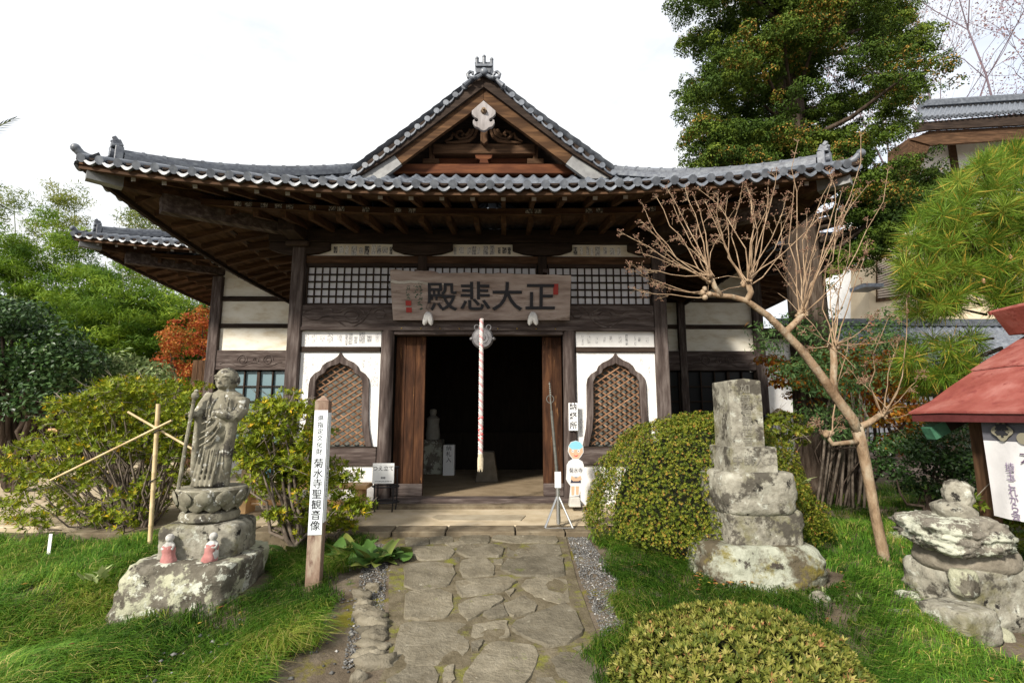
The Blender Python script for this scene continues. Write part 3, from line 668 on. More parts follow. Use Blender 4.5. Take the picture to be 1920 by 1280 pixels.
# paper slips pasted on the white walls and on the eave battens
def slip_mat(name, paper, ink, th):
    m, t, b = new_mat(name); mp_ = coords(t, (1, 1, .45)); n = t.nodes.new('ShaderNodeTexNoise'); n.inputs['Scale'].default_value = 75; n.inputs['Detail'].default_value = 3
    t.links.new(mp_.outputs[0], n.inputs[0]); r_ = ramp_node(t, [ink, paper], [th, th+.06]); t.links.new(n.outputs[0], r_.inputs[0]); t.links.new(r_.outputs[0], b.inputs['Base Color']); b.inputs['Roughness'].default_value = .9
    return m
SLIP = [slip_mat('pasted_slip_pale', (.72,.71,.69), (.38,.37,.37), .42), slip_mat('pasted_slip_grey', (.58,.57,.56), (.25,.25,.25), .45), slip_mat('pasted_slip_dark', (.45,.43,.40), (.06,.06,.06), .50)]
sr = random.Random(11)
def slip(x, z, w, h, y, k): MB().box((x-w/2, y-.002, z-h/2), (x+w/2, y, z+h/2)).build('paper_slip', SLIP[k], hall)
x = -2.72
while x < -1.56: 
    w = sr.uniform(.03,.09); slip(x+w/2, 2.522+sr.uniform(-.02,.02), w, sr.uniform(.10,.19), -.0125, sr.choice((0,0,1))); x += w + sr.uniform(.015,.07)
x = 1.62
while x < 2.70:
    w = sr.uniform(.03,.06); slip(x+w/2, 2.522+sr.uniform(-.02,.02), w, sr.uniform(.07,.17), -.0125, sr.choice((0,0,1,0))); x += w + sr.uniform(.03,.10)
for x, z, w, h in ((-2.70,2.10,.07,.26),(-2.58,2.16,.03,.14),(-2.51,2.15,.03,.16),(-2.42,2.18,.04,.16),(-2.66,1.82,.05,.22),(-1.79,2.15,.05,.16),(-1.70,2.17,.04,.16),(-1.60,2.08,.06,.20),(-1.61,1.86,.11,.17),(-2.64,1.55,.04,.12),(-1.63,1.5,.05,.1),(2.66,1.7,.04,.12),(2.55,2.17,.05,.10),(1.60,2.18,.02,.04),(2.67,2.02,.03,.14),(1.62,1.40,.03,.14),(1.60,1.18,.06,.2)):
    slip(x, z, w, h, -.0125, 0)
for xa, xb in ((-2.35,-1.42), (-.42,.5), (1.52,2.32)):
    x = xa
    while x < xb:
        w = sr.uniform(.04,.09); slip(x+w/2, 3.97+sr.uniform(-.01,.01), w, sr.uniform(.10,.16), -.0005, sr.choice((0,1,2))); x += w + sr.uniform(.01,.06)
for x in (-3.35,-3.2,-2.98,-2.78,-2.62,-2.3,-2.02,-1.9,-1.55,-1.1,-.9,.75,.88,1.6,1.75,2.5):
    z = float(E1.board2(x, E1.y0+.92)); MB().box((x-.05, E1.y0+.917, z+.012), (x+.05, E1.y0+.919, z+.078)).build('paper_slip', SLIP[2], hall)

# --- gable -------------------------------------------------------------
YG = .25
def C1(l, Y): return [tuple(at(640+a*.28125, 90+b*.28125, Y)[[0,2]]) for a, b in l]
def mir(l): return [(1898-a, b) for a, b in l][::-1]
bo = [(948,262),(800,372),(650,487),(500,600),(352,708)]; bi = [(402,770),(550,660),(700,548),(870,425),(948,348)]
eo = [(350,710),(200,802),(95,866)]; ei = [(265,872),(400,772)]
mo = [(948,178),(800,292),(650,410),(500,522),(350,632),(200,738),(70,836)]; mi_ = [(95,864),(200,799),(352,705),(500,597),(650,484),(800,369),(948,259)]
M['barge_wood'] = wood('bargeboard', [(.026,.013,.007), (.060,.031,.015), (.15,.080,.038)], 'x', scale=9)  # one wood tone for both bargeboards
for k_, f_ in enumerate((lambda l: l, mir)):
    MB().prism(C1(f_(bo+bi), YG), YG, YG+.08).build('bargeboard', M['barge_wood'], hall)
    MB().prism(C1(f_(eo+ei), YG), YG, YG+.08).build('bargeboard_end', M['metal_cap'], hall)
    MB().prism(C1(f_(mo+mi_), YG-.06), YG-.06, YG+.10).build('verge_moulding', M['dark_x'], hall)
    # verge tiles, one by one
    vt = [(820,255),(760,310),(697,362),(635,417),(573,470),(507,523),(440,577),(372,630),(302,680),(230,732),(157,780),(83,828),(15,868)]
    for (a, b), (a2, b2) in zip(f_(vt)[:-1], f_(vt)[1:]):
        p = at(640+a*.28125, 90+b*.28125, YG-.10); p2 = at(640+a2*.28125, 90+b2*.28125, YG-.10)
        if k_ == 1: p, p2 = p, p2
        up_, dn = (p, p2) if p[2] > p2[2] else (p2, p)
        hd = up_ if k_ == 0 else up_
        mb = MB().tube([hd + V(0,0,0), hd + V(0,.30,0)], .052, 10)
        prev = None; rings = []
        for t in np.linspace(.14, .86, 6):
            q = up_*(1-t) + dn*t - V(0,0,.045*math.sin(math.pi*t)); rings.append([(q[0], YG-.09, q[2]-.025), (q[0], YG+.2, q[2]-.025), (q[0], YG+.2, q[2]+.012), (q[0], YG-.09, q[2]+.012)])
        mb.loft(rings); mb.build('verge_tile', M['tile'], hall, smooth=True)
    # upper roof slope behind the verge
    line = np.array(C1(f_(mo), YG)); line = line[np.argsort(-line[:,1])]
    seg = np.concatenate([[0], np.cumsum(np.linalg.norm(np.diff(line, axis=0), axis=1))]); ss = np.arange(0, seg[-1], .05)
    lx, lz = np.interp(ss, seg, line[:,0]), np.interp(ss, seg, line[:,1]); yy = np.arange(YG-.02, 6.0, PITCHT/6)
    Y2, X2 = np.meshgrid(yy, lx); _, Z2 = np.meshgrid(yy, lz); Sg = np.meshgrid(yy, ss)[1]
    grid_obj('roof_tiles', X2, Y2, Z2 + .06 + wave(Y2) + .02*((Sg/.24) % 1.0), M['tile'], hall, None, True, 'stuff')
gw = C1([(948,300),(350,800),(330,850),(1568,850),(1548,800)], .95)
MB().prism(gw, .95, 1.0).build('gable_wall', M['dark_x'], hall)
M['red_wood'] = wood('reddish_gable_wood', [(.035,.012,.007), (.085,.030,.014), (.17,.065,.028)], 'x', scale=9)
def crect(name, a0, b0, a1, b1, Y0, Y1, m): 
    p = C1([(a0,b0),(a1,b0),(a1,b1),(a0,b1)], Y0); MB().prism(p, Y0, Y1).build(name, m, hall, bevel=.008)
crect('gable_beam', 340, 772, 1556, 836, .50, .66, M['red_wood']); crect('gable_board', 600, 716, 1300, 770, .80, .84, M['red_wood']); crect('gable_beam', 610, 638, 1292, 704, .62, .80, M['brown_x'])
for a in (585, 1278): crect('gable_strut', a, 640, a+34, 760, .67, .79, M['brown_z'])
for a in (540, 1240): crect('gable_bracket', a, 735, a+110, 771, .665, .79, M['brown_x'])
MB().prism(C1([(890,712),(1010,712),(1000,735),(975,745),(985,770),(920,770),(925,745),(900,735)], .6), .60, .70).build('gable_bracket', M['red_wood'], hall, bevel=.006)
MB().prism(C1([(928,540),(976,540),(976,618),(952,640),(928,618)], .5), .50, .62).build('king_post', M['brown_z'], hall, bevel=.008)
for f_ in (lambda l: l, lambda l: [(1898-a, b) for a, b in l]):
    for c in ([(905,545),(890,590),(850,620),(790,630),(700,632)], [(880,545),(868,575),(835,602),(790,610),(765,590),(772,562),(800,555),(815,575),(800,588)], [(765,590),(745,570),(735,600),(690,625)], [(860,545),(845,570),(825,585)]):
        pts = [(x, .60, z) for x, z in C1(f_(c), .6)]
        MB().tube(pts, [.03]*(len(pts)-1)+[.02], 7).build('gable_carving', M['brown_x'], hall, smooth=True)
    rest = [(948,350),(1028,418),(1028,440),(1008,462),(988,472),(984,484),(996,492),(1010,484),(1008,474),(1020,480),(1022,500),(1006,524),(984,530),(966,546),(950,552)]
gp = rest + [(1898-a, b) for a, b in rest[::-1]][1:-1]
pend = MB().prism(C1(gp, .16), .16, .225).build('gable_pendant', noise_mat('silvered_wood', [(.15,.135,.13), (.26,.24,.235), (.36,.34,.34)], scale=10, stretch=(1,1,.2), rough=.85, bump=.5), hall, bevel=.005)
p = C1([(950,415)], .13)[0]; MB().tube([(p[0], .159, p[1]), (p[0], .11, p[1])], [.06,.045], 6).tube([(p[0], .11, p[1]), (p[0], .07, p[1])], [.025,.018], 8).build('boss', noise_mat('old_bronze', [(.10,.07,.04), (.20,.14,.09)], scale=20, rough=.5, metal=.6), pend)
# ridge-end ornament at the apex
orn = MB().prism(C1([(905,172),(995,172),(1004,128),(1014,96),(888,96),(898,128)], .12), .10, .35).build('ridge_ornament', M['tile_dark'], hall, bevel=.012)
for a, b0, b1 in ((905,72,112), (952,60,112), (1002,78,112)):
    p, q = C1([(a,b0),(a,b1)], .08); MB().tube([(q[0], .10, q[1]), (p[0], .08, p[1])], .030, 8).sphere((p[0], .08, p[1]), .034, 8, 6).build('finial', M['tile'], orn, smooth=True)
p = C1([(950,145)], .05)[0]; MB().sphere((p[0], .09, p[1]), .066, 12, 8, (1,.6,1)).build('disc', M['tile'], orn, smooth=True)
MB().prism(C1([(893,108),(1010,108),(1008,122),(895,122)], .08), .07, .099).build('band', M['tile'], orn)
for f_ in (lambda l: l, lambda l: [(1898-a, b) for a, b in l]):
    pts = [(x, .12, z) for x, z in C1(f_([(935,178),(905,196),(872,204),(848,196),(842,176),(858,160),(876,164),(876,178)]), .12)]
    MB().tube(pts, [.03,.036,.036,.034,.032,.03,.026,.02], 8).build('scroll', M['tile_dark'], orn, smooth=True)
    pts = [(x, .11, z) for x, z in C1(f_([(862,212),(835,238),(818,252)]), .11)]
    MB().tube(pts, [.03,.04,.045], 8).build('scroll', M['tile'], orn, smooth=True)
    p = C1(f_([(886,194)]), .08)[0]; MB().sphere((p[0], .09, p[1]), .042, 8, 6).build('disc', M['tile'], orn, smooth=True)
MB().box((-.10+.03, .36, 7.15), (.16, 6.0, 7.42)).build('main_ridge', M['tile_dark'], hall)
# ================================================================ rear hall, wider, behind the main hall
rear = empty('rear_hall', (0, 4.3, 0), 'wider rear hall with cream plaster bands and glazed windows behind the gabled hall', 'temple')
E2 = Eave(8.6, 2.3, 4.68, .39, 8)
hip_roof(E2, rear, 4.6, 7.8, 1.3, (-1, 1))
YR = 4.3
def zr(py, px=470): return float(at(px, py, YR)[2])
for sx in (-1, 1):
    for xp, w in ((6.6, .12), (4.72, .09)):
        MB().box((sx*xp-w, YR-.12, 0), (sx*xp+w, YR+.1, zr(520))).build('pillar', M['grey_z'], rear, bevel=.012)
    for xa, xb in ((4.81, 6.48), (2.93, 4.63)):
        xa, xb = sorted((sx*xa, sx*xb))
        for z0, z1 in ((zr(556), zr(505)), (zr(607), zr(565)), (zr(657), zr(615))):
            MB().box((xa, YR-.01, z0), (xb, YR+.06, z1)).build('plaster_panel', M['plaster_old'], rear)
        for z0, z1 in ((zr(564.7), zr(556.3)), (zr(614.7), zr(607.3))):
            MB().box((xa, YR-.06, z0), (xb, YR+.07, z1)).build('rail', M['dark_x'], rear, bevel=.006)
        b = MB().box((xa, YR-.10, zr(694)), (xb, YR+.08, zr(657.3))).build('carved_beam', M['grey_x'], rear, bevel=.012)
        xm, zm = (xa+xb)/2, (zr(694)+zr(657.3))/2
        for s2 in (-1, 1):
            for cx, r0 in ((.30, .13), (.02, .085)):
                pts = [(xm + sx*(-.1) + s2*0 + sx*s2*.0 + (cx if s2 > 0 else -cx) + math.cos(a)*r0*(1-a/16)*(1 if s2>0 else -1), YR-.102, zm + math.sin(a)*r0*(1-a/16)) for a in np.linspace(0, 11, 22)]
                if s2 > 0 or cx > .1: MB().tube(pts, .012, 5).build('carving', M['grey_x'], b, smooth=True)
        pts = [(xa + .1 + (xb-xa-.2)*t, YR-.102, zm - .10 + .05*math.sin(t*14)) for t in np.linspace(0, 1, 24)]
        MB().tube(pts, .011, 5).build('carving', M['grey_x'], b, smooth=True)
        # glazed sliding windows
        z0, z1 = zr(838), zr(696)
        win = MB().box((xa, YR+.03, z0), (xb, YR+.045, z1)).build('window', M['glass'] if sx < 0 else M['glass_dark'], rear)
        n = 5
        for i in range(n+1): 
            x = xa + (xb-xa)*i/n; t = .035 if i in (0, 3, n) else .014; MB().box((x-t, YR-.03, z0), (x+t, YR+.028, z1)).build('muntin', M['dark_z'], win)
        for i in range(1, 5): z = z0 + (z1-z0)*i/5; MB().box((xa, YR-.02, z-.012), (xb, YR+.02, z+.012)).build('muntin', M['dark_x'], win)
        MB().box((xa, YR-.08, zr(862)), (xb, YR+.07, z0-.002)).build('waist_rail', M['grey_x'], rear, bevel=.01)
        MB().box((xa, YR-.01, 0), (xb, YR+.05, zr(862)-.002)).build('base_plaster', M['plaster'], rear)
    MB().box((sx*6.6-.06, YR+.12, 0), (sx*6.6+.06, YR+5, 4.8)).build('side_wall', M['plaster_old'], rear)
    a, b = sorted((sx*2.9, sx*7.1)); MB().box((a, YR-.12, zr(505)+.002), (b, YR+.12, zr(505)+.26)).build('wall_plate', M['dark_x'], rear, bevel=.01)
MB().box((-6.5, YR+.3, 0), (6.5, YR+.34, 4.6)).build('inner_wall', M['interior'], rear)

# ---------------------------------------------------------------- things hung on or standing before the hall
# name plaque
pq = empty('name_plaque', at(902, 600, -.18), 'weathered wooden name plaque with four black brushed characters over the doorway', 'plaque')
tl, tr_, br, bl = at(731,508,-.42), at(1071,516,-.42), at(1068,600,-.18), at(737,600,-.18)
ex = (tr_ - tl); 
def pqp(u, v): return (tl*(1-u)+tr_*u)*(1-v) + (bl*(1-u)+br*u)*v
nrmq = np.cross(tr_ - tl, bl - tl); nrmq /= np.linalg.norm(nrmq); nrmq = nrmq if nrmq[1] < 0 else -nrmq
nu, nv = 60, 12; U, Vv = np.meshgrid(np.linspace(0,1,nu), np.linspace(0,1,nv)); rings = []
front = []; backp = []
top = [.03*mnoise.noise(Vector((i*.35, 3.1, 0))) + (.02 if i < 16 else 0) - (.012 if 5 < i < 24 else 0) for i in range(nu)]
outline = [pqp(i/(nu-1), 0) + V(0,0,top[i]) for i in range(nu)] + [pqp(1, .33), pqp(1, .66)] + [pqp(1-i/20, 1) for i in range(21)] + [pqp(0, .66), pqp(0, .33)]
mb = MB(); n = len(outline); mb.add([p for p in outline] + [p - nrmq*.06 for p in outline], [tuple(range(n)), tuple(range(2*n-1, n-1, -1))] + [(i, i+n, (i+1)%n+n, (i+1)%n) for i in range(n)])
M['plaque'] = noise_mat('plaque_wood', [(.17,.12,.10), (.31,.245,.215), (.42,.35,.315)], scale=7, stretch=(.25,1,1.6), rough=.9, bump=.7, bscale=28, dist=.01, over=[((.10,.062,.042), 5, .60, .1)])
brd = mb.build('board', M['plaque'], pq)
tilt = math.atan2((tl[1]-bl[1]), (tl[2]-bl[2]))
def onp(px, py, off=.006):
    "point on the plaque face under photo pixel"
    d = at(px, py, 0) - CAM; t = np.dot(tl - CAM, nrmq) / np.dot(d, nrmq); return CAM + d*t + nrmq*off
for ch, cx in (('殿', 828), ('悲', 891), ('大', 951), ('正', 1013)):
    writing(ch, .47, M['ink'], pq, onp(cx, 560), 'character', rot=(-tilt, 0, 0), extrude=.008, bold=.005, sx=1.05)
for cx, cy, w, h in ((1042,542,.075,.165), (766,568,.085,.075), (767,581,.085,.075)):
    o = MB().box((-w/2,-.004,-h/2), (w/2,.004,h/2)).mesh('seal', M['red']); o = link('seal', o, pq, onp(cx, cy)); o.rotation_euler = (-tilt, 0, 0)
M['green_ink'] = plain('green_pigment', (.05,.11,.075), .9)
rs = random.Random(5)
for cx, y0, y1 in ((765,538,560), (780,530,562), (788,530,585)):
    mb = MB(); y = y0
    while y < y1:
        for _ in range(5):
            a, b = rs.uniform(-.03,.03), rs.uniform(-.025,.025); p = onp(cx, y, .003); ln = rs.uniform(.01,.022); th = rs.choice((0, 1.57, .6, -.7))
            mb.bar(p + V(a-ln*math.cos(th), 0, b-ln*math.sin(th)), p + V(a+ln*math.cos(th), 0, b+ln*math.sin(th)), .004, .006)
        y += 7
    mb.build('inscription', M['green_ink'], pq)
# pale split crack along the upper left
mb = MB(); pts = [onp(733+i*13, 526+i*.9+2*math.sin(i*1.3), .001) for i in range(11)]
for a, b, w in zip(pts[:-1], pts[1:], (.06,.055,.05,.055,.04,.045,.035,.03,.02,.012)): mb.bar(a, b, .003, w)
mb.build('bare_crack', noise_mat('bare_wood', [(.22,.18,.15), (.42,.38,.33), (.55,.51,.46)], scale=14, stretch=(.3,1,1), rough=.9, bump=.6), pq)
for cx in (803, 999):
    p = at(cx, 596, -.26); mb = MB()
    for s in (-1, 1):
        mb.loft([[(p[0] + s*(.012+.040*t) + r_*math.cos(a), p[1] - .03 + r_*.8*math.sin(a), p[2] + .07 - .19*t) for a in np.linspace(0, 6.283, 9)[:-1]] for t, r_ in ((-.12,.006),(0,.036),(.25,.048),(.6,.046),(.85,.034),(1,.008))])
    mb.build('paw_bracket', noise_mat('chalky_wood', [(.42,.41,.40), (.58,.57,.55)], scale=18, rough=.95, bump=.4), pq, smooth=True)
for cx, cy in ((781, 509), (1022, 509)):
    p = at(cx, cy, -.36); MB().box(p - V(.03,.02,.02), p + V(.03,.30,.03)).build('hanger', M['grey_y'], pq)

# bell rope and gong
rp = empty('bell_rope', at(900, 875, -.62), 'thick red and white twisted bell rope hanging in the doorway', 'rope')
a, b = at(903, 598, -.62), at(901, 852, -.62)
wht = noise_mat('rope_white', [(.52,.48,.46), (.70,.67,.65)], scale=40, rough=.95, bump=.5); pnk = noise_mat('rope_pink', [(.50,.24,.25), (.66,.40,.40)], scale=30, rough=.95, bump=.5); rdd = noise_mat('rope_red', [(.42,.05,.05), (.56,.12,.12)], scale=30, rough=.95, bump=.5)
for k, m_ in enumerate((wht, pnk, wht)):
    pts = []; 
    for t in np.linspace(0, 1, 150):
        p = a*(1-t)+b*t; an = t*2*math.pi*17 + k*2.094; s = .8 + .25*t; pts.append(p + V(math.cos(an)*.017*s, math.sin(an)*.017*s, 0))
    MB().tube(pts, .0185, 6).build('strand', m_, rp, smooth=True)
mb = MB()
for k in range(16):
    an = k*.393; mb.tube([b + V(.012*math.cos(an), .012*math.sin(an), .04), b + V(.03*math.cos(an), .03*math.sin(an), -.06), b + V(.034*math.cos(an), .034*math.sin(an), -.19-.02*(k%3))], [.008,.012,.006], 5)
mb.tube([b + V(0,0,.01), b + V(0,0,-.03)], .036, 10); mb.build('tassel', noise_mat('rope_tassel', [(.45,.38,.27), (.62,.55,.42)], scale=30, rough=.95, bump=.4), rp, smooth=True)
for t in (.74, .82, .86, .89): p = a*(1-t)+b*t; MB().tube([p + V(-.03,-.01,-.012), p + V(.03,-.012,.02)], .02, 6).build('binding', rdd, rp, smooth=True)
gg = empty('gong', at(905, 655, -.30), 'round bronze gong hanging behind the bell rope under the lintel', 'gong')
c = at(905, 634, -.30); mg = noise_mat('dull_bronze', [(.10,.095,.10), (.17,.165,.17), (.24,.235,.24)], scale=14, rough=.55, bump=.2, metal=.5)
prof = [(.004,-.065),(.04,-.064),(.05,-.055),(.085,-.055),(.09,-.048),(.14,-.042),(.165,-.012),(.168,0),(.165,.012),(.14,.042),(.05,.06),(.004,.06)]
MB().loft([[(c[0]+r_*math.cos(a), c[1]+z, c[2]+r_*math.sin(a)) for a in np.linspace(0, 2*math.pi, 29)[:-1]] for r_, z in prof]).build('body', mg, gg, smooth=True)
for s in (-1, 1):
    pts = [c + V(s*.09 + .035*math.cos(a), 0, .165 + .04*math.sin(a)) for a in np.linspace(0, 2*math.pi, 13)]; MB().tube(pts, .010, 6).build('ear', mg, gg, smooth=True)
    MB().sphere(c + V(s*.165, 0, -.01), .035, 8, 6, (1,1,.8)).build('eye', mg, gg, smooth=True)
    MB().tube([c + V(s*.09, 0, .19), (c[0]+s*.09, c[1]+.1, 2.70)], .006, 5).build('hook', M['darkmetal'], gg)

# door-post sign
sg = empty('post_sign', at(1075, 805, -.14), 'narrow white sign with three black characters fixed to the right door post', 'sign')
p0, p1 = at(1066, 755, -.14), at(1084, 807, -.14); MB().box((p0[0], -.14, p1[2]), (p1[0], -.118, p0[2])).build('board', M['white'], sg, bevel=.002)
writing('納\n経\n所', .115, M['ink'], sg, ((p0[0]+p1[0])/2, -.1415, (p0[2]+p1[2])/2 + .004), extrude=.001, spacing=1.22, bold=.002)

# walking-stick stand
cs = empty('stick_stand', at(720, 948, -.45)*V(1,1,0), 'black iron walking-stick stand with a white paper sign beside the door', 'stand')
cx, cy = at(722, 948, -.45)[0], -.45
for z, r_ in ((.60,.185), (.34,.185), (.13,.195)):
    MB().tube([(cx + r_*math.cos(a), cy + r_*.8*math.sin(a), z) for a in np.linspace(0, 2*math.pi, 21)], .010, 6).build('ring', M['darkmetal'], cs, smooth=True)
for a in (.7, 2.4, 3.9, 5.5):
    MB().tube([(cx + .18*math.cos(a), cy + .145*math.sin(a), .60), (cx + .185*math.cos(a), cy + .15*math.sin(a), .13), (cx + .17*math.cos(a), cy + .14*math.sin(a), .004)], .010, 6).build('leg', M['darkmetal'], cs)
for z in (.13,): MB().tube([(cx-.19, cy, z), (cx+.19, cy, z)], .008, 5).build('brace', M['darkmetal'], cs)
p0, p1 = at(699, 868, cy-.17), at(738, 906, cy-.17); sgn_ = MB().box((p0[0], cy-.168, p1[2]), (p1[0], cy-.162, p0[2])).build('paper_sign', M['white'], cs)
writing('つえ立て', .075, M['ink'], sgn_, ((p0[0]+p1[0])/2, cy-.1695, p0[2]-.075), extrude=.0006)
writing('寄贈', .034, M['ink'], sgn_, ((p0[0]+p1[0])/2, cy-.1695, p1[2]+.075), extrude=.0005)
mb = MB(); rs = random.Random(2)
for i in range(26): xx = p0[0]+.04+i*.009; mb.box((xx, cy-.1692, p1[2]+.02+rs.uniform(0,.008)), (xx+.005, cy-.1685, p1[2]+.03+rs.uniform(0,.008)))
mb.build('fine_print', M['ink'], sgn_)

# bench with things on it
bn = empty('bench', (at(590, 940, -.55)[0], -.55, 0), 'low orange timber bench along the wall left of the door', 'bench')
x0, x1 = at(440, 915, -.62)[0], at(690, 915, -.62)[0]; zt = at(600, 908, -.62)[2]
MB().box((x0, -.72, zt-.055), (x1, -.36, zt)).build('seat', M['orange_wood'], bn, bevel=.006)
for xx in (x0+.15, x1-.12): MB().box((xx-.05, -.68, .001), (xx+.05, -.40, zt-.057)).build('leg', M['orange_wood'], bn, bevel=.005)
MB().box((x0+.2, -.56, .10), (x1-.17, -.52, .17)).build('stretcher', M['orange_wood'], bn)
bx = at(503, 908, -.5)
o = MB().lathe([(.05,0),(.055,.02),(.055,.15),(.03,.19),(.03,.21)], 12, (bx[0], -.5, zt+.001)).build('bottle', plain('blue_plastic', (.10,.38,.52), .35), smooth=True); tag(o, 'small light blue plastic bottle standing on the orange bench', 'bottle')
bx = at(478, 905, -.5); o = MB().box((bx[0]-.14, -.62, zt+.001), (bx[0]+.12, -.42, zt+.20)).build('cardboard_box', noise_mat('cardboard', [(.34,.25,.14), (.42,.32,.19)], scale=5, rough=.9, bump=.1), bevel=.004); tag(o, 'brown cardboard box on the orange bench', 'box')

# staff in a tripod
st = empty('ringed_staff', (at(1046, 993, -1.5)[0], -1.5, 0), 'grey metal ringed staff standing in a silver tripod before the door', 'staff')
def sp(px, py): return at(px, py, -1.5)
fx = sp(1047, 975); MB().tube([(fx[0], -1.5, .03), sp(1046, 925), sp(1045, 886)], .026, 10).build('stand_tube', M['steel'], st, smooth=True)
for fxx, fyy in ((1022,-1.62), (1074,-1.62), (1050,-1.28)): 
    f0 = at(fxx, 993, fyy); MB().tube([sp(1046, 926), (f0[0], fyy, .008)], .013, 6).build('tripod_leg', M['steel'], st)
MB().bar((sp(1022,993)[0], -1.62, .008), (sp(1074,993)[0], -1.62, .008), .02, .012).build('foot_bar', M['steel'], st)
gm = noise_mat('grey_iron', [(.10,.10,.09), (.18,.18,.16)], scale=20, rough=.45, metal=.5)
MB().tube([sp(1045, 900), sp(1042, 860), sp(1034, 770)], [.021,.020,.017], 10).build('shaft', gm, st, smooth=True)
MB().tube([sp(1034, 770), sp(1032, 745), sp(1030, 716)], [.010,.010,.006], 8).build('finial', gm, st, smooth=True)
for q in range(6): p = sp(1032.5-q*.4, 740-q*4); MB().sphere(p, .013, 8, 6).build('knob', gm, st)
p = sp(1031.5, 748); MB().tube([p + V(.045*math.cos(a), 0, .048*math.sin(a)) for a in np.linspace(0, 6.283, 20)], .0055, 5).build('ring', gm, st, smooth=True)
p0, p1 = at(1040, 884, -1.532), at(1052, 914, -1.532); MB().box((p0[0], -1.534, p1[2]), (p1[0], -1.528, p0[2])).build('paper_label', M['white'], st)

# monk-boy standee: a flat painted board on a block
sb = empty('painted_standee', (at(1079, 946, -.5)[0], -.5, 0), 'flat painted standee of a boy in a white robe beside the door post', 'standee')
def SP(l): return [tuple(at(940+a*.28125, 600+b*.28125, -.5)[[0,2]]) for a, b in l]
skin = plain('print_skin', (.50,.34,.22), .7); blu = plain('print_blue', (.20,.48,.58), .7); blk = plain('print_black', (.03,.03,.05), .6); pw_ = plain('print_white', (.60,.60,.60), .7); rdm = plain('print_red', (.55,.05,.05), .6)
outl = [(497,802),(530,812),(546,840),(548,880),(530,910),(515,925),(540,940),(550,965),(552,1060),(535,1085),(530,1105),(520,1170),(455,1175),(462,1105),(442,1080),(432,1060),(436,965),(450,940),(476,925),(458,905),(444,875),(448,840),(464,812)]
bd = MB().prism(SP(outl), -.5, -.48).build('board', pw_, sb)
def lay(name, l, k, m): MB().prism(SP(l), -.5-.0012*k, -.5-.0012*k+.001).build(name, m, bd)
lay('face', [(455,848),(470,862),(525,862),(541,848),(545,878),(528,905),(514,922),(480,922),(462,902),(448,876)], 1, skin)
lay('cap', [(497,804),(528,814),(543,838),(541,847),(524,860),(470,860),(455,847),(450,838),(466,814)], 1, blu)
for ex_ in (477, 515):
    lay('eye', [(ex_+9*math.cos(a), 872+10*math.sin(a)) for a in np.linspace(0, 6.28, 13)[:-1]], 2, pw_); lay('pupil', [(ex_+3*math.cos(a), 872+4*math.sin(a)) for a in np.linspace(0, 6.28, 9)[:-1]], 3, blk)
lay('mouth', [(482,896),(497,903),(514,895),(505,908),(490,908)], 2, rdm)
lay('robe_black', [(470,1045),(525,1045),(532,1085),(460,1085)], 1, blk); lay('hand', [(468,1036),(497,1052),(528,1036),(535,1060),(515,1072),(480,1072),(462,1060)], 2, skin)  # black area printed on the robe, hand over it
lay('leg', [(466,1106),(488,1106),(486,1165),(468,1168)], 1, skin); lay('leg', [(496,1106),(518,1106),(514,1165),(498,1165)], 1, skin)
writing('菊水寺', .072, M['ink'], bd, (SP([(497,1003)])[0][0], -.502, SP([(497,1003)])[0][1]), extrude=.0006, sx=.9)
writing('秩父三十三番', .028, M['ink'], bd, (SP([(497,975)])[0][0], -.502, SP([(497,975)])[0][1]), extrude=.0006) if False else None
q = SP([(450,1240),(527,1240),(520,1176),(458,1176)]); MB().prism([(a_, max(b_, .0)) for a_, b_ in q], -.58, -.42).build('base_block', noise_mat('concrete', [(.42,.41,.38), (.55,.54,.50)], scale=8, rough=.9), sb, bevel=.008)

# things inside, seen through the doorway
def C6(a, b, Y): return at(540+a*.28125, 600+b*.28125, Y)
o = MB(); q = [C6(1247,1036,1.9), C6(1402,1036,1.9), C6(1372,880,1.9), C6(1290,876,1.9)]; q = [V(p[0], p[1], .097) if i < 2 else p for i, p in enumerate(q)]; o.prism([(p[0], p[2]) for p in q], 1.9, 2.3)
tag(o.build('offering_stone', noise_mat('offering_stone', [(.09,.075,.055), (.15,.13,.10)], scale=8, rough=.9, bump=.4), bevel=.01), 'tapering stone offering pedestal on the floor inside the doorway', 'pedestal')
sx_ = C6(1072, 900, 3.0); o = empty('paper_box', (sx_[0], 3.0, .097), 'white box with black characters on the floor inside the doorway', 'box')
p0, p1 = C6(1035,832,3.0), C6(1108,955,3.0); MB().box((p0[0], 3.0, .097), (p1[0], 3.22, p0[2])).build('case', M['white'], o, bevel=.004); writing('納\n札\n入', .115, M['ink'], o, ((p0[0]+p1[0])/2, 2.998, (p1[2]+p0[2])/2), extrude=.001, spacing=1.05)
sx_ = C6(962, 900, 3.4); o = empty('small_statue', (sx_[0], 3.4, .097), 'dim standing stone figure on a pedestal inside the doorway', 'statue')
MB().box((sx_[0]-.24, 3.22, .097), (sx_[0]+.24, 3.6, C6(962,795,3.4)[2])).build('pedestal', M['stone'], o, bevel=.02)
z0, z1 = C6(962,794,3.4)[2], C6(962,590,3.4)[2]; MB().lathe([(.15,0),(.16,.1),(.13,(z1-z0)*.5),(.145,(z1-z0)*.68),(.06,(z1-z0)*.78),(.085,(z1-z0)*.88),(.07,(z1-z0)*.97),(.01,(z1-z0))], 14, (sx_[0], 3.4, z0+.001)).build('figure', noise_mat('pale_statue', [(.25,.24,.21), (.34,.33,.29)], scale=9), o, smooth=True)
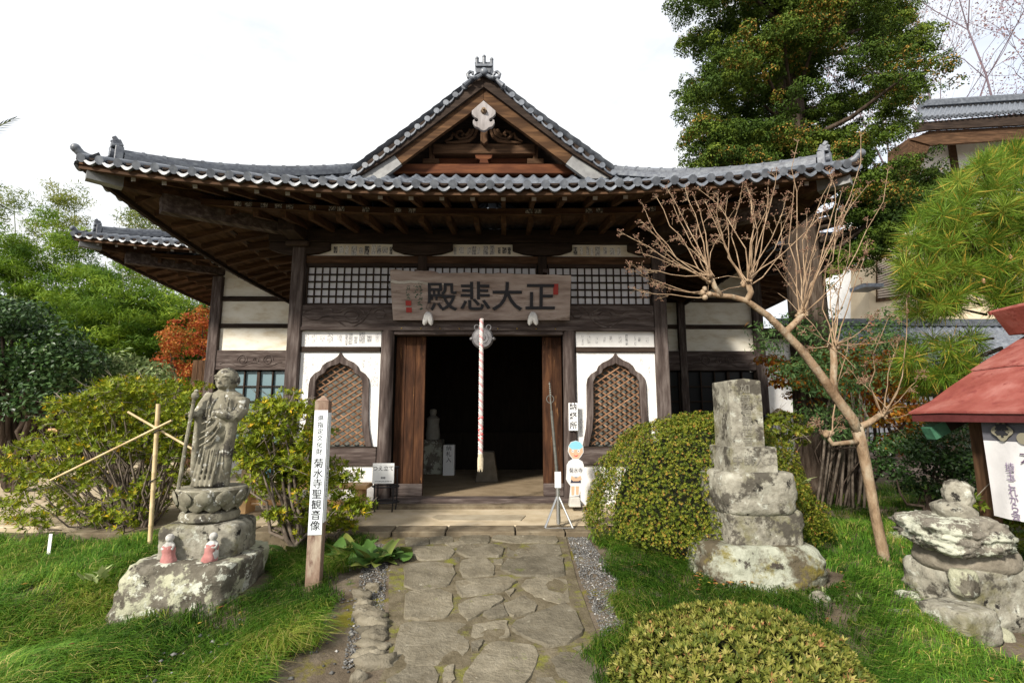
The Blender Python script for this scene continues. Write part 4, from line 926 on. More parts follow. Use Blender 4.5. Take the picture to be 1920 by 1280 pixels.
# ================================================================ garden things
# inscribed wooden signpost
b0 = gnd(588, 1103); zt = at(607, 752, b0[1])[2]; za = at(607, 741, b0[1])[2]
sgp = empty('inscribed_post', b0, 'tall square wooden post with white inscribed panel standing in the grass', 'signpost')
def rotz(p, a, c): s, q = math.sin(a), math.cos(a); return V(c[0] + (p[0])*q - (p[1])*s, c[1] + p[0]*s + p[1]*q, p[2])
ang = .10; hw = .062
def rbox(lo, hi):
    mb = MB(); mb.box(lo, hi); mb.v = [tuple(rotz(p, ang, b0)) for p in mb.v]; return mb
M['post'] = noise_mat('weathered_post', [(.13,.075,.055), (.22,.15,.11), (.42,.36,.28)], scale=6, stretch=(1,1,.35), rough=.9, bump=.5, bscale=24, over=[((.10,.045,.035), 4, .55, .08)])
mb = rbox((-hw,-hw,b0[2]-.15), (hw,hw,zt)); mb.build('post', M['post'], sgp, bevel=.004)
mb = MB().add([rotz(p, ang, b0) for p in ((-hw,-hw,zt), (hw,-hw,zt), (hw,hw,zt), (-hw,hw,zt), (0,0,za))], [(0,1,4),(1,2,4),(2,3,4),(3,0,4),(3,2,1,0)]); mb.v = [(a, b, c+.001) for a, b, c in mb.v]; mb.build('point', M['post'], sgp)
z1, z0 = at(604, 769, b0[1])[2], at(592, 999, b0[1])[2]
pnl = rbox((-hw+.003,-hw-.006,z0), (hw-.003,-hw-.0005,z1)).build('panel', plain('panel_white', (.74,.79,.82), .5), sgp)
rbox((hw+.0005,-hw+.003,z0+.10), (hw+.006,hw-.02,z1-.02)).build('side_panel', plain('panel_white', (.70,.74,.77), .5), sgp)
def onpost(x, z, y=-hw-.0075): return rotz((x, y, z), ang, b0)
zs = np.linspace(at(604, 784, b0[1])[2], at(600, 846, b0[1])[2], 6)
for ch, z in zip('県指定文化財', zs): writing(ch, .056, M['ink'], pnl, onpost(0, z), 'character', rot=(0,0,ang), extrude=.0006)
zs = np.linspace(at(600, 868, b0[1])[2], at(593, 983, b0[1])[2], 7)
for ch, z in zip('菊水寺聖観音像', zs): writing(ch, .090, M['ink'], pnl, onpost(0, z), 'character', rot=(0,0,ang), extrude=.0006, bold=.0006)
mb = MB(); rs = random.Random(9); z = z1-.52
while z > z0+.3:
    for _ in range(4): q = rotz((hw+.0065, rs.uniform(-.03,.01), z+rs.uniform(-.016,.016)), ang, b0); mb.box(q-V(.0008,.008,.0025), q+V(.0008,.008,.0025))
    z -= .05
mb.build('side_writing', M['ink'], sgp)

# --- monk statue on its boulder ---------------------------------------
YS = -3.02
def S3(a, b, Y=YS): return at(220+a*.4065, 660+b*.4065, Y)
bl_ = rock('mossy_boulder', (-2.345, -3.05, -.215), (.92, .98, .80), 5, boxy=5.5, rough=.12, fs=1.2, sub=5, m=M['boulder'], flat_top=.78, fine=.05, shear=(.16,.18), taper=.0)
tag(bl_, 'large lichen-covered boulder carrying the robed monk statue', 'boulder')
zp0, zp1 = S3(415,945)[2]-.06, S3(430,775)[2]; zc1 = S3(430,712)[2]
mon = empty('monk_statue', (S3(425,950)[0], YS, zp0), 'tall stone statue of a robed monk holding a staff on a lotus pedestal', 'statue')
xw0, xw1 = S3(245,900)[0], S3(585,900)[0]
o = rock('plinth', ((xw0+xw1)/2, YS+.02, (zp0+zp1)/2), (xw1-xw0, .52, zp1-zp0+.02), 12, mon, rot=.12, boxy=9, rough=.05, sub=5, m=M['stone_pale'], fine=.02)
cxs = S3(428,745)[0]; zl0 = zp1+.005
MB().lathe([(.05,0),(.20,.0),(.245,.03),(.25,.06),(.235,.095),(.18,.115),(.05,.118)], 24, (cxs, YS, zl0-.01)).build('cushion_stone', M['statue'], mon, smooth=True)
zl = zl0 + .10; zl1 = S3(430,618)[2]; hl = zl1 - zl
mb = MB().lathe([(.12,0),(.20,.02),(.27,hl*.55),(.295,hl*.92),(.28,hl),(.05,hl)], 32, (cxs+.005, YS, zl)); mb.build('lotus_pedestal', M['statue'], mon, smooth=True)
lo_ = mon.children[-1]
for row, (n, r0, z0_, sc_) in enumerate(((11, .235, .35, 1.0), (11, .275, .60, .95))):
    for k in range(n):
        a = 2*math.pi*(k + .5*row)/n; c = V(cxs+.005 + r0*math.cos(a), YS + r0*math.sin(a), zl + hl*z0_); t = V(-math.sin(a), math.cos(a), 0); rd = V(math.cos(a), math.sin(a), 0)
        rings = []
        for q, w in ((-1,.15),(-.6,.75),(-.1,1.0),(.4,.9),(.8,.5),(1,.08)):
            cc = c + V(0,0,1)*q*.075*sc_ + rd*(.022*q + .012); rings.append([cc + t*w*.078*math.cos(b)*sc_ + rd*(.022*math.sin(b)*(1 if math.sin(b) > 0 else .4))*w for b in np.linspace(0, 6.283, 11)[:-1]])
        MB().loft(rings).build('petal', M['statue'], lo_, smooth=True)
def remesh(mb, name, m, voxel, parent, smooth_it=3):
    o = mb.build(name, m, parent); md = o.modifiers.new('r', 'REMESH'); md.mode = 'VOXEL'; md.voxel_size = voxel
    sm = o.modifiers.new('s', 'SMOOTH'); sm.factor = .5; sm.iterations = smooth_it
    dg = bpy.context.evaluated_depsgraph_get(); me = bpy.data.meshes.new_from_object(o.evaluated_get(dg)); o.modifiers.clear(); o.data = me
    me.polygons.foreach_set('use_smooth', [True]*len(me.polygons)); me.materials.clear(); me.materials.append(m); me.update(); return o
ku = .4065*(YS+7.9)/950*.90
def ell(cx, rx, ry, z, n=40, dy=0.0, fold=0.0, seed=0):
    c = S3(cx, 0)[0]; c = S3(470, 300)[0] + (cx-470)*ku
    return [(c + (rx*ku + fold*math.sin(9*a + seed))*math.cos(a), YS + dy + (ry*ku + fold*math.cos(11*a+seed))*math.sin(a), z) for a in np.linspace(0, 2*math.pi, n+1)[:-1]]
def zc(b): return S3(470, b)[2]
mb = MB()
mb.loft([ell(cx, rx, ry, zc(b), fold=fo, dy=dy, seed=b*.004) for b, cx, rx, ry, fo, dy in ((616,458,84,62,.007,0),(560,460,84,60,.008,0),(480,466,82,58,.008,0),(400,474,80,58,.006,-.005),(330,482,80,60,.003,-.012),(270,490,84,62,.001,-.012),(225,497,92,58,0,-.005),(196,498,82,50,0,0),(178,497,44,38,0,0),(165,496,31,30,0,0),(150,496,31,30,0,0))])
hc = V(S3(470,300)[0] + (499-470)*ku, YS-.012, zc(126))
mb.sphere(hc, 1, 24, 16, (.100,.112,.112)); mb.sphere(hc + V(-.004,-.035,-.045), 1, 16, 10, (.076,.075,.062))     # skull, jaw
mb.loft([[hc + V(.012*w*math.cos(a)-.014, -.100-.024*d+.012*w*math.sin(a), z) for a in np.linspace(0,6.283,9)[:-1]] for z, w, d in ((.012,.6,.0),(-.012,.9,.4),(-.036,1.3,1.0),(-.044,.9,.6))])  # nose
for s in (-1, 1):
    mb.sphere(hc + V(s*.100, .012, -.012), 1, 10, 8, (.016,.024,.046))                                             # ears
    mb.tube([hc + V(s*.015-.012,-.112,.022), hc + V(s*.045-.010,-.110,.030), hc + V(s*.075-.006,-.088,.020)], [.008,.010,.006], 6)   # brow
    mb.sphere(hc + V(s*.042-.010,-.098,-.002), 1, 8, 6, (.022,.014,.010))                                           # eyelids
mb.tube([hc + V(-.036,-.100,-.066), hc + V(-.012,-.112,-.064), hc + V(.014,-.102,-.066)], [.006,.009,.006], 6); mb.tube([hc + V(-.03,-.098,-.078), hc + V(-.012,-.106,-.079), hc + V(.010,-.098,-.078)], [.005,.008,.005], 6)
def pt(a, b, dy=0.0): return V(S3(470,300)[0] + (a-470)*ku, YS+dy, zc(b))
# arm that grips the staff, with its long sleeve
mb.tube([pt(432,205,0), pt(415,250,-.06), pt(402,292,-.12)], [.075,.068,.05], 14); mb.tube([pt(402,292,-.12), pt(392,288,-.16), pt(386,286,-.185)], [.045,.036,.032], 12)
mb.loft([[pt(c + w*math.cos(a), b, dy + th*math.sin(a)) for a in np.linspace(0,6.283,15)[:-1]] for b, c, w, th, dy in ((290,408,22,.05,-.10),(360,404,24,.05,-.085),(450,396,22,.045,-.075),(540,388,18,.035,-.06),(585,384,10,.02,-.05))])
# other arm bent before the chest
mb.tube([pt(575,215,0), pt(580,270,-.03), pt(566,305,-.09)], [.075,.072,.06], 14); mb.tube([pt(566,305,-.09), pt(535,288,-.16), pt(512,280,-.185)], [.055,.042,.034], 12)
mb.loft([[pt(c + w*math.cos(a), b, dy + th*math.sin(a)) for a in np.linspace(0,6.283,15)[:-1]] for b, c, w, th, dy in ((300,560,26,.06,-.09),(360,556,24,.05,-.07),(450,545,22,.05,-.055),(530,538,18,.045,-.045),(580,534,8,.02,-.03))])
for k in range(4):    # fingers round the staff and of the open hand
    mb.tube([pt(398,276+k*7,-.175), pt(388,276+k*7,-.208), pt(379,278+k*7,-.195)], [.010,.010,.008], 6)
    mb.tube([pt(516,272+k*5,-.19), pt(500,276+k*5,-.212), pt(492,280+k*5,-.205)], [.010,.009,.007], 6)
# folds of the robe
for c in ([(425,400),(455,385),(490,352),(512,320)], [(430,370),(460,358),(490,330)], [(428,430),(465,410),(500,375),(520,340)], [(470,190),(455,240),(450,300)], [(528,195),(540,250),(520,300)], [(555,210),(548,260),(530,300)], [(430,330),(455,322),(480,300)]):
    mb.tube([pt(a, b, -.148) for a, b in c], [.008]+[.014]*(len(c)-2)+[.008], 6)
for a in (420, 440, 462, 485, 508): mb.tube([pt(a+14, 440, -.135), pt(a+4, 520, -.142), pt(a-8, 610, -.150)], [.008,.014,.018], 6)
remesh(mb, 'figure', M['statue'], .0072, mon, 2)
# grey-white worn patch over the eyes and dark cap are lichen on the head
st_ = MB().tube([pt(362,616,-.19), pt(384,400,-.205), pt(402,215,-.20)], [.016,.016,.015], 8); st_.sphere(pt(405,205,-.20), .032, 10, 8, (1,1,1.2)); st_.sphere(pt(408,186,-.20), .02, 8, 6); st_.build('staff', M['statue'], mon, smooth=True)
# two small bibbed figures
for i, (px, py0, py1, lab) in enumerate(((315, 1052, 998, 'small stone figure in a faded pink bib, standing beside the plinth corner'), (397, 1049, 995, 'small stone figure in a slanting pink bib, leaning on the plinth front'))):
    Yj = -3.32; p0 = at(px, py0, Yj); h = (at(px, py1, Yj) - p0)[2]
    j = empty('bibbed_figure', p0, lab, 'statue', 'small bibbed figures before the monk statue')
    mb = MB().lathe([(.04,-.02),(.05,.02),(.047,h*.4),(.040,h*.6),(.020,h*.70)], 14, p0); mb.sphere(p0 + V(.002,-.005,h*.82), h*.15, 12, 10)
    for s in (-1, 1): mb.tube([p0 + V(s*.036,0,h*.58), p0 + V(s*.040,-.03,h*.45), p0 + V(s*.012,-.045,h*.48)], [.016,.015,.012], 8)
    remesh(mb, 'figure', noise_mat('small_statue_stone', [(.22,.21,.19), (.42,.41,.39), (.6,.59,.57)], scale=18, rough=.95, bump=.4), .006, j, 2)
    rings = []
    for t in np.linspace(0, 1, 7):
        rr_ = .046 + .014*t + .005*math.sin(t*9); rings.append([(p0[0] + (rr_+.004*math.sin(7*a+i))*math.cos(a) + (-.012+.03*i)*-t, p0[1] - .004 + (rr_)*math.sin(a), p0[2] + h*(.56 - .58*t) + .004*math.sin(5*a)) for a in np.linspace(math.pi*.98, math.pi*2.02, 15)])
    v = [p for r_ in rings for p in r_]; mb = MB(); mb.add(v, [(k*15+m_, k*15+m_+1, (k+1)*15+m_+1, (k+1)*15+m_) for k in range(6) for m_ in range(14)])
    o = mb.build('bib', M['pink'], j, smooth='all')

# --- stone pillar monument on the right --------------------------------
YT = -2.62
tw = empty('stacked_stone_monument', (at(1430,1112,YT)[0], YT, -.3), 'inscribed stone pillar on a tall stack of lichen-white stones', 'monument')
def span(px0, px1, py0, py1, Y): 
    a, b = at(px0, (py0+py1)/2, Y), at(px1, (py0+py1)/2, Y); return (a[0]+b[0])/2, b[0]-a[0], at((px0+px1)/2, py1, Y)[2], at((px0+px1)/2, py0, Y)[2]
def trock(name, px0, px1, py0, py1, Y, dep, seed, parent, sink=.02, **k):
    x, w, z0, z1 = span(px0, px1, py0, py1, Y - dep*.35); z0 -= sink; return rock(name, (x, Y, (z0+z1)/2), (w, dep, z1-z0), seed, parent, **k)
M['white_lichen'] = noise_mat('white_lichen_stone', [(.20,.205,.155), (.31,.32,.255), (.41,.425,.35)], scale=7, rough=.93, bump=.9, bscale=20, dist=.025, spec=.1, over=[((.09,.075,.05), 2.1, .475, .09), ((.15,.125,.03), 3.4, .56, .10), ((.05,.042,.035), 8, .59, .06)])
trock('base_slab', 1310, 1560, 1096, 1132, YT+.05, 1.3, 21, tw, .12, boxy=3, rough=.16, sub=4, m=M['boulder'])
trock('base_boulder', 1328, 1556, 1012, 1118, YT, .98, 22, tw, .03, boxy=3.6, rough=.10, sub=5, m=M['white_lichen'], flat_top=.8, fine=.03, taper=.06)
trock('block', 1362, 1500, 952, 1036, YT, .66, 23, tw, .03, boxy=12, rough=.045, sub=5, m=M['stone_pale'], fine=.02, taper=-.03)
trock('rounded_stone', 1350, 1494, 878, 966, YT, .76, 24, tw, .02, boxy=5, rough=.06, sub=5, m=M['stone_pale'], fine=.02, flat_top=.85)
def cut_block(name, px0, px1, py0, py1, Y0, dep, m, parent, bev=.012, top=0.0):
    x, w, z0, z1 = span(px0, px1, py0, py1, Y0); mb = MB(); n = 10
    rings = []
    for t in (0, .02, .3, .6, .9, .985, 1.0):
        e = .96 if t in (0, 1.0) else 1.0
        rings.append([(x + w/2*e*a_ + .004*mnoise.noise(Vector((a_*3+t*9, b_*3, 1))), Y0 + dep/2 + dep/2*e*b_ + .006*mnoise.noise(Vector((a_*4, b_*4+t*7, 5))), z0 - .015 + (z1-z0+.015)*t + (top*(1-abs(a_)) if t == 1.0 else 0)) for a_, b_ in [(-1,-1),(-.5,-1),(0,-1),(.5,-1),(1,-1),(1,-.3),(1,.4),(1,1),(.5,1),(0,1),(-.5,1),(-1,1),(-1,.4),(-1,-.3)]])
    mb.loft(rings); return mb.build(name, m, parent, smooth=True)
blk = cut_block('inscribed_block', 1370, 1457, 838, 886, YT-.30, .5, M['stone_pale'], tw)
pil = cut_block('inscribed_pillar', 1369, 1430, 713, 841, YT-.24, .40, M['stone_pale'], tw, top=.02)
M['groove_tone'] = noise_mat('groove_shade', [(.13,.12,.10), (.23,.22,.18)], scale=20, rough=.95)  # groove shade put into the colour of characters laid on the face
x, w, z0, z1 = span(1385, 1455, 850, 876, YT-.305)
for k, ch in enumerate('中講人女'): p = at(1383+k*21.5, 864, YT-.303); writing(ch, .105, M['groove_tone'], blk, (p[0], YT-.303, p[2]), 'carved_character', extrude=.002)
for k, ch in enumerate('如意輪観世音'): p = at(1399+k*1.2, 730+k*20, YT-.244); writing(ch, .105, M['groove_tone'], pil, (p[0]-.01, YT-.2435, p[2]), 'carved_character', extrude=.002)

# --- stone cairn at the right edge --------------------------------------
YC = -3.55
ca = empty('stacked_stone_lantern', (at(1830,1200,YC)[0], YC, -.34), 'pile of rough lichen-grey stones like a crude lantern beside the red-roofed shelter', 'stone pile')
trock('slab', 1765, 1905, 1176, 1228, YC-.05, .5, 31, ca, .06, boxy=6, rough=.10, sub=4, m=M['boulder'])
trock('block', 1778, 1872, 1143, 1207, YC-.22, .36, 32, ca, boxy=12, rough=.05, sub=4, m=M['stone_pale'], rot=.25, fine=.03)
trock('big_block', 1772, 1990, 1060, 1172, YC+.16, .62, 33, ca, .06, boxy=10, rough=.07, fs=1.6, sub=5, m=M['stone_pale'], rot=.18, fine=.035)
trock('dark_block', 1800, 1836, 1070, 1114, YC-.17, .14, 34, ca, boxy=12, rough=.05, sub=3, m=M['boulder'], rot=.3)
trock('round_stone', 1770, 1930, 1026, 1082, YC+.10, .56, 35, ca, boxy=3, rough=.08, sub=4, m=noise_mat('brown_stone', [(.13,.11,.085), (.21,.185,.145), (.28,.25,.2)], scale=6, rough=.92, bump=.7, dist=.02))
trock('roof_slab', 1752, 1892, 974, 1038, YC+.02, .58, 36, ca, boxy=5, rough=.16, fs=2.2, sub=5, m=M['stone'], fine=.08, shear=(-.3,0))
trock('cup_stone', 1775, 1840, 940, 982, YC+.02, .26, 37, ca, boxy=2.6, rough=.12, sub=4, m=M['stone_pale'], shear=(-.35,0))
trock('finial_stone', 1787, 1834, 901, 952, YC+.02, .20, 38, ca, boxy=2.2, rough=.26, fs=1.8, sub=4, m=M['stone_pale'])
for i, (px, py, w, d) in enumerate(((1697,1162,.26,.16), (1700,1125,.2,.1), (1538,1128,.17,.15), (1690,1010,.4,.25))):
    p = gnd(px, py); tag(rock('garden_stone', p, (w, d, .16), 60+i, rot=-.4, boxy=2.6, rough=.16, sub=3, m=M['stone'] if i != 2 else M['boulder']), ('long pale stone lying in the grass beside the stone pile', 'thin tan stone lying in the grass above the pale stone', 'small dark stone at the corner of the stone monument', 'flat brown stone half hidden in grass under the bare tree')[i], 'stone')
p = gnd(1570, 985); tag(rock('stepping_stone', (p[0], p[1], p[2]-.03), (.9,.45,.12), 71, boxy=3, rough=.12, sub=3, m=M['kerb']), 'flat brown stepping stone in the grass behind the stone monument', 'stone')

# --- red-roofed shelter and its banner -----------------------------------
YK = -3.0; YN = -5.2                                   # far and near verge
c0, c1, c2 = at(1703, 772, YK), at(1826, 694, YK), at(1925, 630, YK); XE = c0[0]
XR = c2[0] + .42; ZR = c2[2] + .33                      # ridge
sh = empty('red_roofed_shelter', (XR, -4.1, -.36), 'small open shelter with a faded red metal roof at the garden edge', 'shelter')
def sheet(name, prof, y0, y1, th, lap=0.0):
    for s_ in (1, -1):
        P = [(XR + s_*(x - XR), z) for x, z in prof]; rings = []
        for y in np.linspace(y0, y1, 7):
            w_ = .006*math.sin(y*5.1); rings.append([(x, y, z + w_ + lap) for x, z in P] + [(x, y, z - th + w_ + lap) for x, z in P[::-1]])
        MB().loft(rings).build(name, M['red_roof'], sh)
sheet('roof_sheet', [(XE, c0[2]), (XE+.22, c0[2]+.10), (XE+.42, c0[2]+.235), (c1[0], c1[2])], YN, YK, .018)
sheet('roof_sheet', [(c1[0]-.02, c1[2]-.004), (c1[0]+.25, c1[2]+.15), (c2[0], c2[2]), (XR-.01, ZR)], YN-.01, YK+.012, .014, .014)
for s_ in (1, -1):
    x0_ = XR + s_*(XE + .015 - XR); x1_ = XR + s_*(XE + .06 - XR); MB().box((min(x0_,x1_), YN+.02, c0[2]-.09), (max(x0_,x1_), YK-.02, c0[2]-.02)).build('eave_board', M.setdefault('red_fascia', noise_mat('red_fascia', [(.07,.015,.015), (.12,.03,.03)], scale=6, rough=.6)), sh)
MB().prism([(XE+.07, c0[2]-.02), (XR-(XE-XR)-.07, c0[2]-.02), (XR, ZR-.06)], YK-.10, YK-.06).build('gable_board', M['dark_x'], sh); MB().prism([(XE+.07, c0[2]-.02), (XR-(XE-XR)-.07, c0[2]-.02), (XR, ZR-.06)], YN+.10, YN+.14).build('gable_board', M['dark_x'], sh)
rp_ = [at(1640+a_*.3283, 540+b_*.3283, YK+.02) for a_, b_ in ((682,132),(853,90),(1010,60),(1010,290),(853,262),(786,268),(698,155))]
MB().prism([(p[0], p[2]) for p in rp_], YN-.02, YK+.06).build('ridge_cap', M['red_roof'], sh, bevel=.008)
rp2 = [at(1640+a_*.3283, 540+b_*.3283, YK+.02) for a_, b_ in ((676,130),(853,86),(1016,54),(1016,74),(853,108),(690,152))]
MB().prism([(p[0], p[2]+.004) for p in rp2], YK+.062, YK+.085).build('ridge_trim', M['red_roof'], sh)
a, b = at(1742, 812, YK-.12), at(1800, 782, YK-.12); MB().bar(a, b + (b-a)*2, .10, .11).build('beam_end', M['dark_x'], sh); MB().bar(a + (a-b)*.02, a + (b-a)*.45, .107, .117).build('beam_cap', noise_mat('green_copper', [(.03,.10,.06), (.08,.22,.13)], scale=9, rough=.6, bump=.3), sh)
for xx in (XE+.35, XR-(XE-XR)-.35):
    for yy_ in (YN+.5, YK-.35): MB().box((xx-.05, yy_-.05, -.45), (xx+.05, yy_+.05, c0[2]+.10)).build('post', M['brown_z'], sh)
XB = XE + .10
def onb(px, py, off=.0):
    d = at(px, py, 0) - CAM; return CAM + d*(XB - off - CAM[0])/d[0]
tlb, trb, brb, blb = onb(1838,783), onb(1990,783), onb(2005,995), onb(1861,966)
bnr = empty('hanging_banner', onb(1880, 975), 'white cloth banner with a dark top band and purple writing under the red roof', 'banner')
def cloth(u0, u1, v0, v1, name, m):
    n1_, n2_ = 24, 20; U, W = np.meshgrid(np.linspace(u0,u1,n1_), np.linspace(v0,v1,n2_)); pts = []
    for u, w in zip(U.ravel(), W.ravel()):
        p = (tlb*(1-u)+trb*u)*(1-w) + (blb*(1-u)+brb*u)*w; pts.append(p + V(.012*math.sin(u*9+w*2)*(.3+w), 0, 0))
    mb = MB(); mb.add(pts, [(j*n1_+i, (j+1)*n1_+i, (j+1)*n1_+i+1, j*n1_+i+1) for j in range(n2_-1) for i in range(n1_-1)]); return mb.build(name, m, bnr, smooth='all')
cloth(0, 1, .235, 1, 'cloth', M['cloth']); cloth(0, 1, 0, .235, 'top_band', noise_mat('dark_band', [(.085,.085,.10), (.12,.12,.14)], scale=6, rough=.95))
RZ = (0, 0, -math.pi/2); tan_ = plain('emblem_tan', (.24,.22,.16), .9)
def disc(px, py, r_, k):
    p = onb(px, py, .018); me = MB().prism([(r_*(1+k*math.cos(4*a_))*math.cos(a_), .88*r_*(1+k*math.cos(4*a_))*math.sin(a_)) for a_ in np.linspace(0, 6.283, 33)[:-1]], 0, .003).mesh('emblem', tan_); o = link('emblem', me, bnr, p); o.rotation_euler = RZ
disc(1878, 808, .080, .14); disc(1918, 822, .05, 0)
writing('奉', .115, M['ink'], bnr, onb(1878, 808, .022), 'character', bold=.004, rot=RZ)
pur = plain('purple_ink', (.22,.17,.26), .9)
for k, ch in enumerate('埼玉これから会'): writing(ch, .078, pur, bnr, onb(1893+k*2.0, 877+k*15.2, .020), 'character', extrude=.001, rot=RZ)
writing('大', .12, plain('purple_ink_dark', (.10,.06,.12), .9), bnr, onb(1926, 858, .020), 'character', rot=RZ)

# --- bamboo poles that prop the azalea ------------------------------------
bs = empty('bamboo_prop', V(at(280, 1045, -2.28)[0], -2.28, -.16), 'crossed dry bamboo poles propping the azalea beside the monk statue', 'prop')
yb_ = bs.location[1]
def bam(pts, r_, name='pole'):
    a, b = V(*pts[0]), V(*pts[1]); L = np.linalg.norm(b-a); n = max(3, int(L/.17)); P, Rr = [], []
    for i in range(n):
        for t, k in ((0, 1.12), (.06, 1.0), (.94, 1.0)): P.append(a + (b-a)*(i+t)/n); Rr.append(r_*k)
    P.append(b); Rr.append(r_); return MB().tube(P, Rr, 9).build(name, M['bamboo'], bs, smooth=True)
bam((at(279,1052,yb_), at(297,757,yb_)), .022); bam((at(240,772,yb_+.035), at(372,848,yb_+.035)), .0125); bam((at(322,788,yb_-.035), at(95,900,yb_-.02)), .0125); bam((gz(225,1028,-.2), gz(282,1049,-.2)), .016)
for px, py in ((295,808),(288,900)): p = at(px, py, yb_); MB().tube([p + V(-.02,-.03,-.015), p + V(.025,-.03,.01), p + V(.02,.03,.015), p + V(-.025,.03,-.01), p + V(-.02,-.03,-.015)], .006, 5).build('tie', M['black'], bs)
# ================================================================ buildings behind the garden
# house with a white gable, upper right
YH = 9.0
wh = empty('white_house', (14, YH, -.08), 'white-walled house with tiled roof and brown braces behind the pine', 'house')
def HP(l, Y=YH): return [tuple(at(a, b, Y)[[0,2]]) for a, b in l]
zg = -.1
w = HP([(1746,260),(2050,235),(2050,900),(1640,900),(1640,470),(1700,330)], YH); MB().prism(w, YH, YH+3).build('wall', M['plaster'], wh)
for l in ([(1778,262),(1790,262),(1800,330),(1788,333)], [(1790,325),(1920,255),(1920,268),(1796,338)], [(1690,380),(1780,325),(1784,338),(1694,394)], [(1640,440),(1720,392),(1724,402),(1644,452)]):
    MB().prism(HP(l, YH-.06), YH-.08, YH-.003).build('brace', M['brown_x'], wh)
MB().prism(HP([(1708,262),(1740,246),(1930,236),(2060,232),(2060,254),(1930,260),(1745,272)], YH-1.0), YH-1.0, YH-.9).build('fascia', M['brown_x'], wh)
MB().prism(HP([(1716,232),(1930,214),(2060,210),(2060,231),(1930,235),(1740,245),(1712,250)], YH-1.06), YH-1.12, YH-1.03).build('fascia', M['dark_x'], wh)
a, b = at(1716, 222, YH-1.2), at(2060, 198, YH-1.2); a2, b2 = at(1726, 204, YH+.6), at(2060, 182, YH+.6)
n = 34
for i in range(n):
    t = i/n; p = a*(1-t) + b*t; place('eave_tile', EAVE_TILE, wh, p)
U, W = np.meshgrid(np.linspace(0, 1, n*6+1), np.linspace(0, 1, 15))
PX_ = (a[0]*(1-U)+b[0]*U)*(1-W) + (a2[0]*(1-U)+b2[0]*U)*W; PY_ = (a[1]*(1-U)+b[1]*U)*(1-W) + (a2[1]*(1-U)+b2[1]*U)*W; PZ_ = (a[2]*(1-U)+b[2]*U)*(1-W) + (a2[2]*(1-U)+b2[2]*U)*W
q = (U*n) % 1.0; q = np.where(q > .5, q-1, q); wv = np.where(np.abs(q) < .2, .05*np.cos(q/.2*1.57), -.03*np.sin((np.abs(q)-.2)/.3*1.57))
grid_obj('roof_tiles', PX_, PY_, PZ_ + wv, M['tile'], wh, None, True, 'stuff')
for k_, (w_, z_) in enumerate(((.34,.06), (.28,.16))): MB().bar(a2 + V(0,0,z_), b2 + V(0,0,z_), w_, .10).build('ridge_course', M['tile'], wh)
MB().tube([a2 + V(0,0,.25), b2 + V(0,0,.25)], .09, 10).build('ridge_cap', M['tile'], wh, smooth=True)
MB().prism(HP([(1700,262),(1740,252),(1745,268),(1716,330),(1700,380)], YH-.9), YH-.95, YH-.02).build('soffit', M['brown_y'], wh)
# cream lean-to with louvre
cb = empty('cream_annex', (10.3, 8.0, -.08), 'cream-walled annex with a brown louvred shutter behind the cypress', 'house')
M['cream'] = noise_mat('cream_wall', [(.58,.47,.32), (.66,.55,.39)], scale=3, rough=.9, bump=.15)
w = HP([(1630,490),(1700,440),(2050,420),(2050,905),(1630,905)], 8.0); MB().prism(w, 8.0, 8.9).build('wall', M['cream'], cb)
q = HP([(1644,488),(1692,462),(1692,560),(1644,566)], 7.96); MB().prism(q, 7.93, 7.995).build('louvre_frame', M['brown_z'], cb)
for i in range(16):
    f0 = i/16; a, b = at(1646, 492+f0*70, 7.9), at(1690, 468+f0*90, 7.9); MB().bar(a, b, .05, .05).build('louvre_slat', noise_mat('louvre_tan', [(.38,.31,.25), (.46,.38,.31)], scale=6) if i == 0 else bpy.data.materials['louvre_tan'], cb)
MB().box((at(1600,535,7.8)[0], 7.3, at(1600,545,7.8)[2]), (at(1635,535,7.8)[0], 8.0, at(1600,545,7.8)[2]+.12)).build('lean_to_roof', M['tile'], cb)
# low outbuilding with tiled roof, paper screens and steps
ob = empty('low_outbuilding', (9.5, 6.6, -.08), 'low outbuilding with grey tiled roof, latticed screens and wooden steps', 'outbuilding')
x0_, x1_ = at(1500, 650, 6.4)[0], at(1990, 650, 6.4)[0]; zl_, zh_ = at(1600, 690, 5.6)[2], at(1600, 610, 7.6)[2]
xs = np.arange(x0_, x1_, PITCHT/6); ds = np.linspace(0, 1, 40); X, D = np.meshgrid(xs, ds)
grid_obj('roof_tiles', X, 5.6 + 2.0*D, zl_ + (zh_-zl_)*D + wave(X) + .02*(1-((D*9) % 1.0)), M['tile'], ob, None, True, 'stuff')
MB().bar((x0_, 7.6, zh_+.08), (x1_, 7.6, zh_+.08), .3, .22).build('roof_ridge', M['tile_dark'], ob)
MB().box((x0_+.2, 6.6, -.08), (x1_, 6.75, zl_+.2)).build('wall', M['dark_z'], ob)
za_, zb2 = at(1690, 835, 6.5)[2], at(1690, 782, 6.5)[2]; xa_, xb2 = at(1600, 800, 6.5)[0], at(1760, 800, 6.5)[0]
sc_ = MB().box((xa_, 6.56, za_), (xb2, 6.598, zb2+.6)).build('paper_screen', M['paper'], ob)
for i in range(17): x = xa_ + (xb2-xa_)*i/16; MB().box((x-.012, 6.53, za_), (x+.012, 6.558, zb2+.6)).build('lattice_bar', M['dark_z'], sc_)
for i in range(9): z = za_ + (zb2+.6-za_)*i/8; MB().box((xa_, 6.52, z-.010), (xb2, 6.529, z+.010)).build('lattice_bar', M['dark_x'], sc_)
for i in range(4):
    z1 = at(1610, 845+i*26, 5.4-.3*i)[2]; xa_, xb2 = at(1585, 850, 5.4)[0], at(1780, 850, 5.4)[0]; MB().box((xa_, 5.4-.32*i, -.09), (xb2, 5.4-.32*i+.31, max(z1, -.05))).build('step', M['grey_x'], ob, bevel=.008)
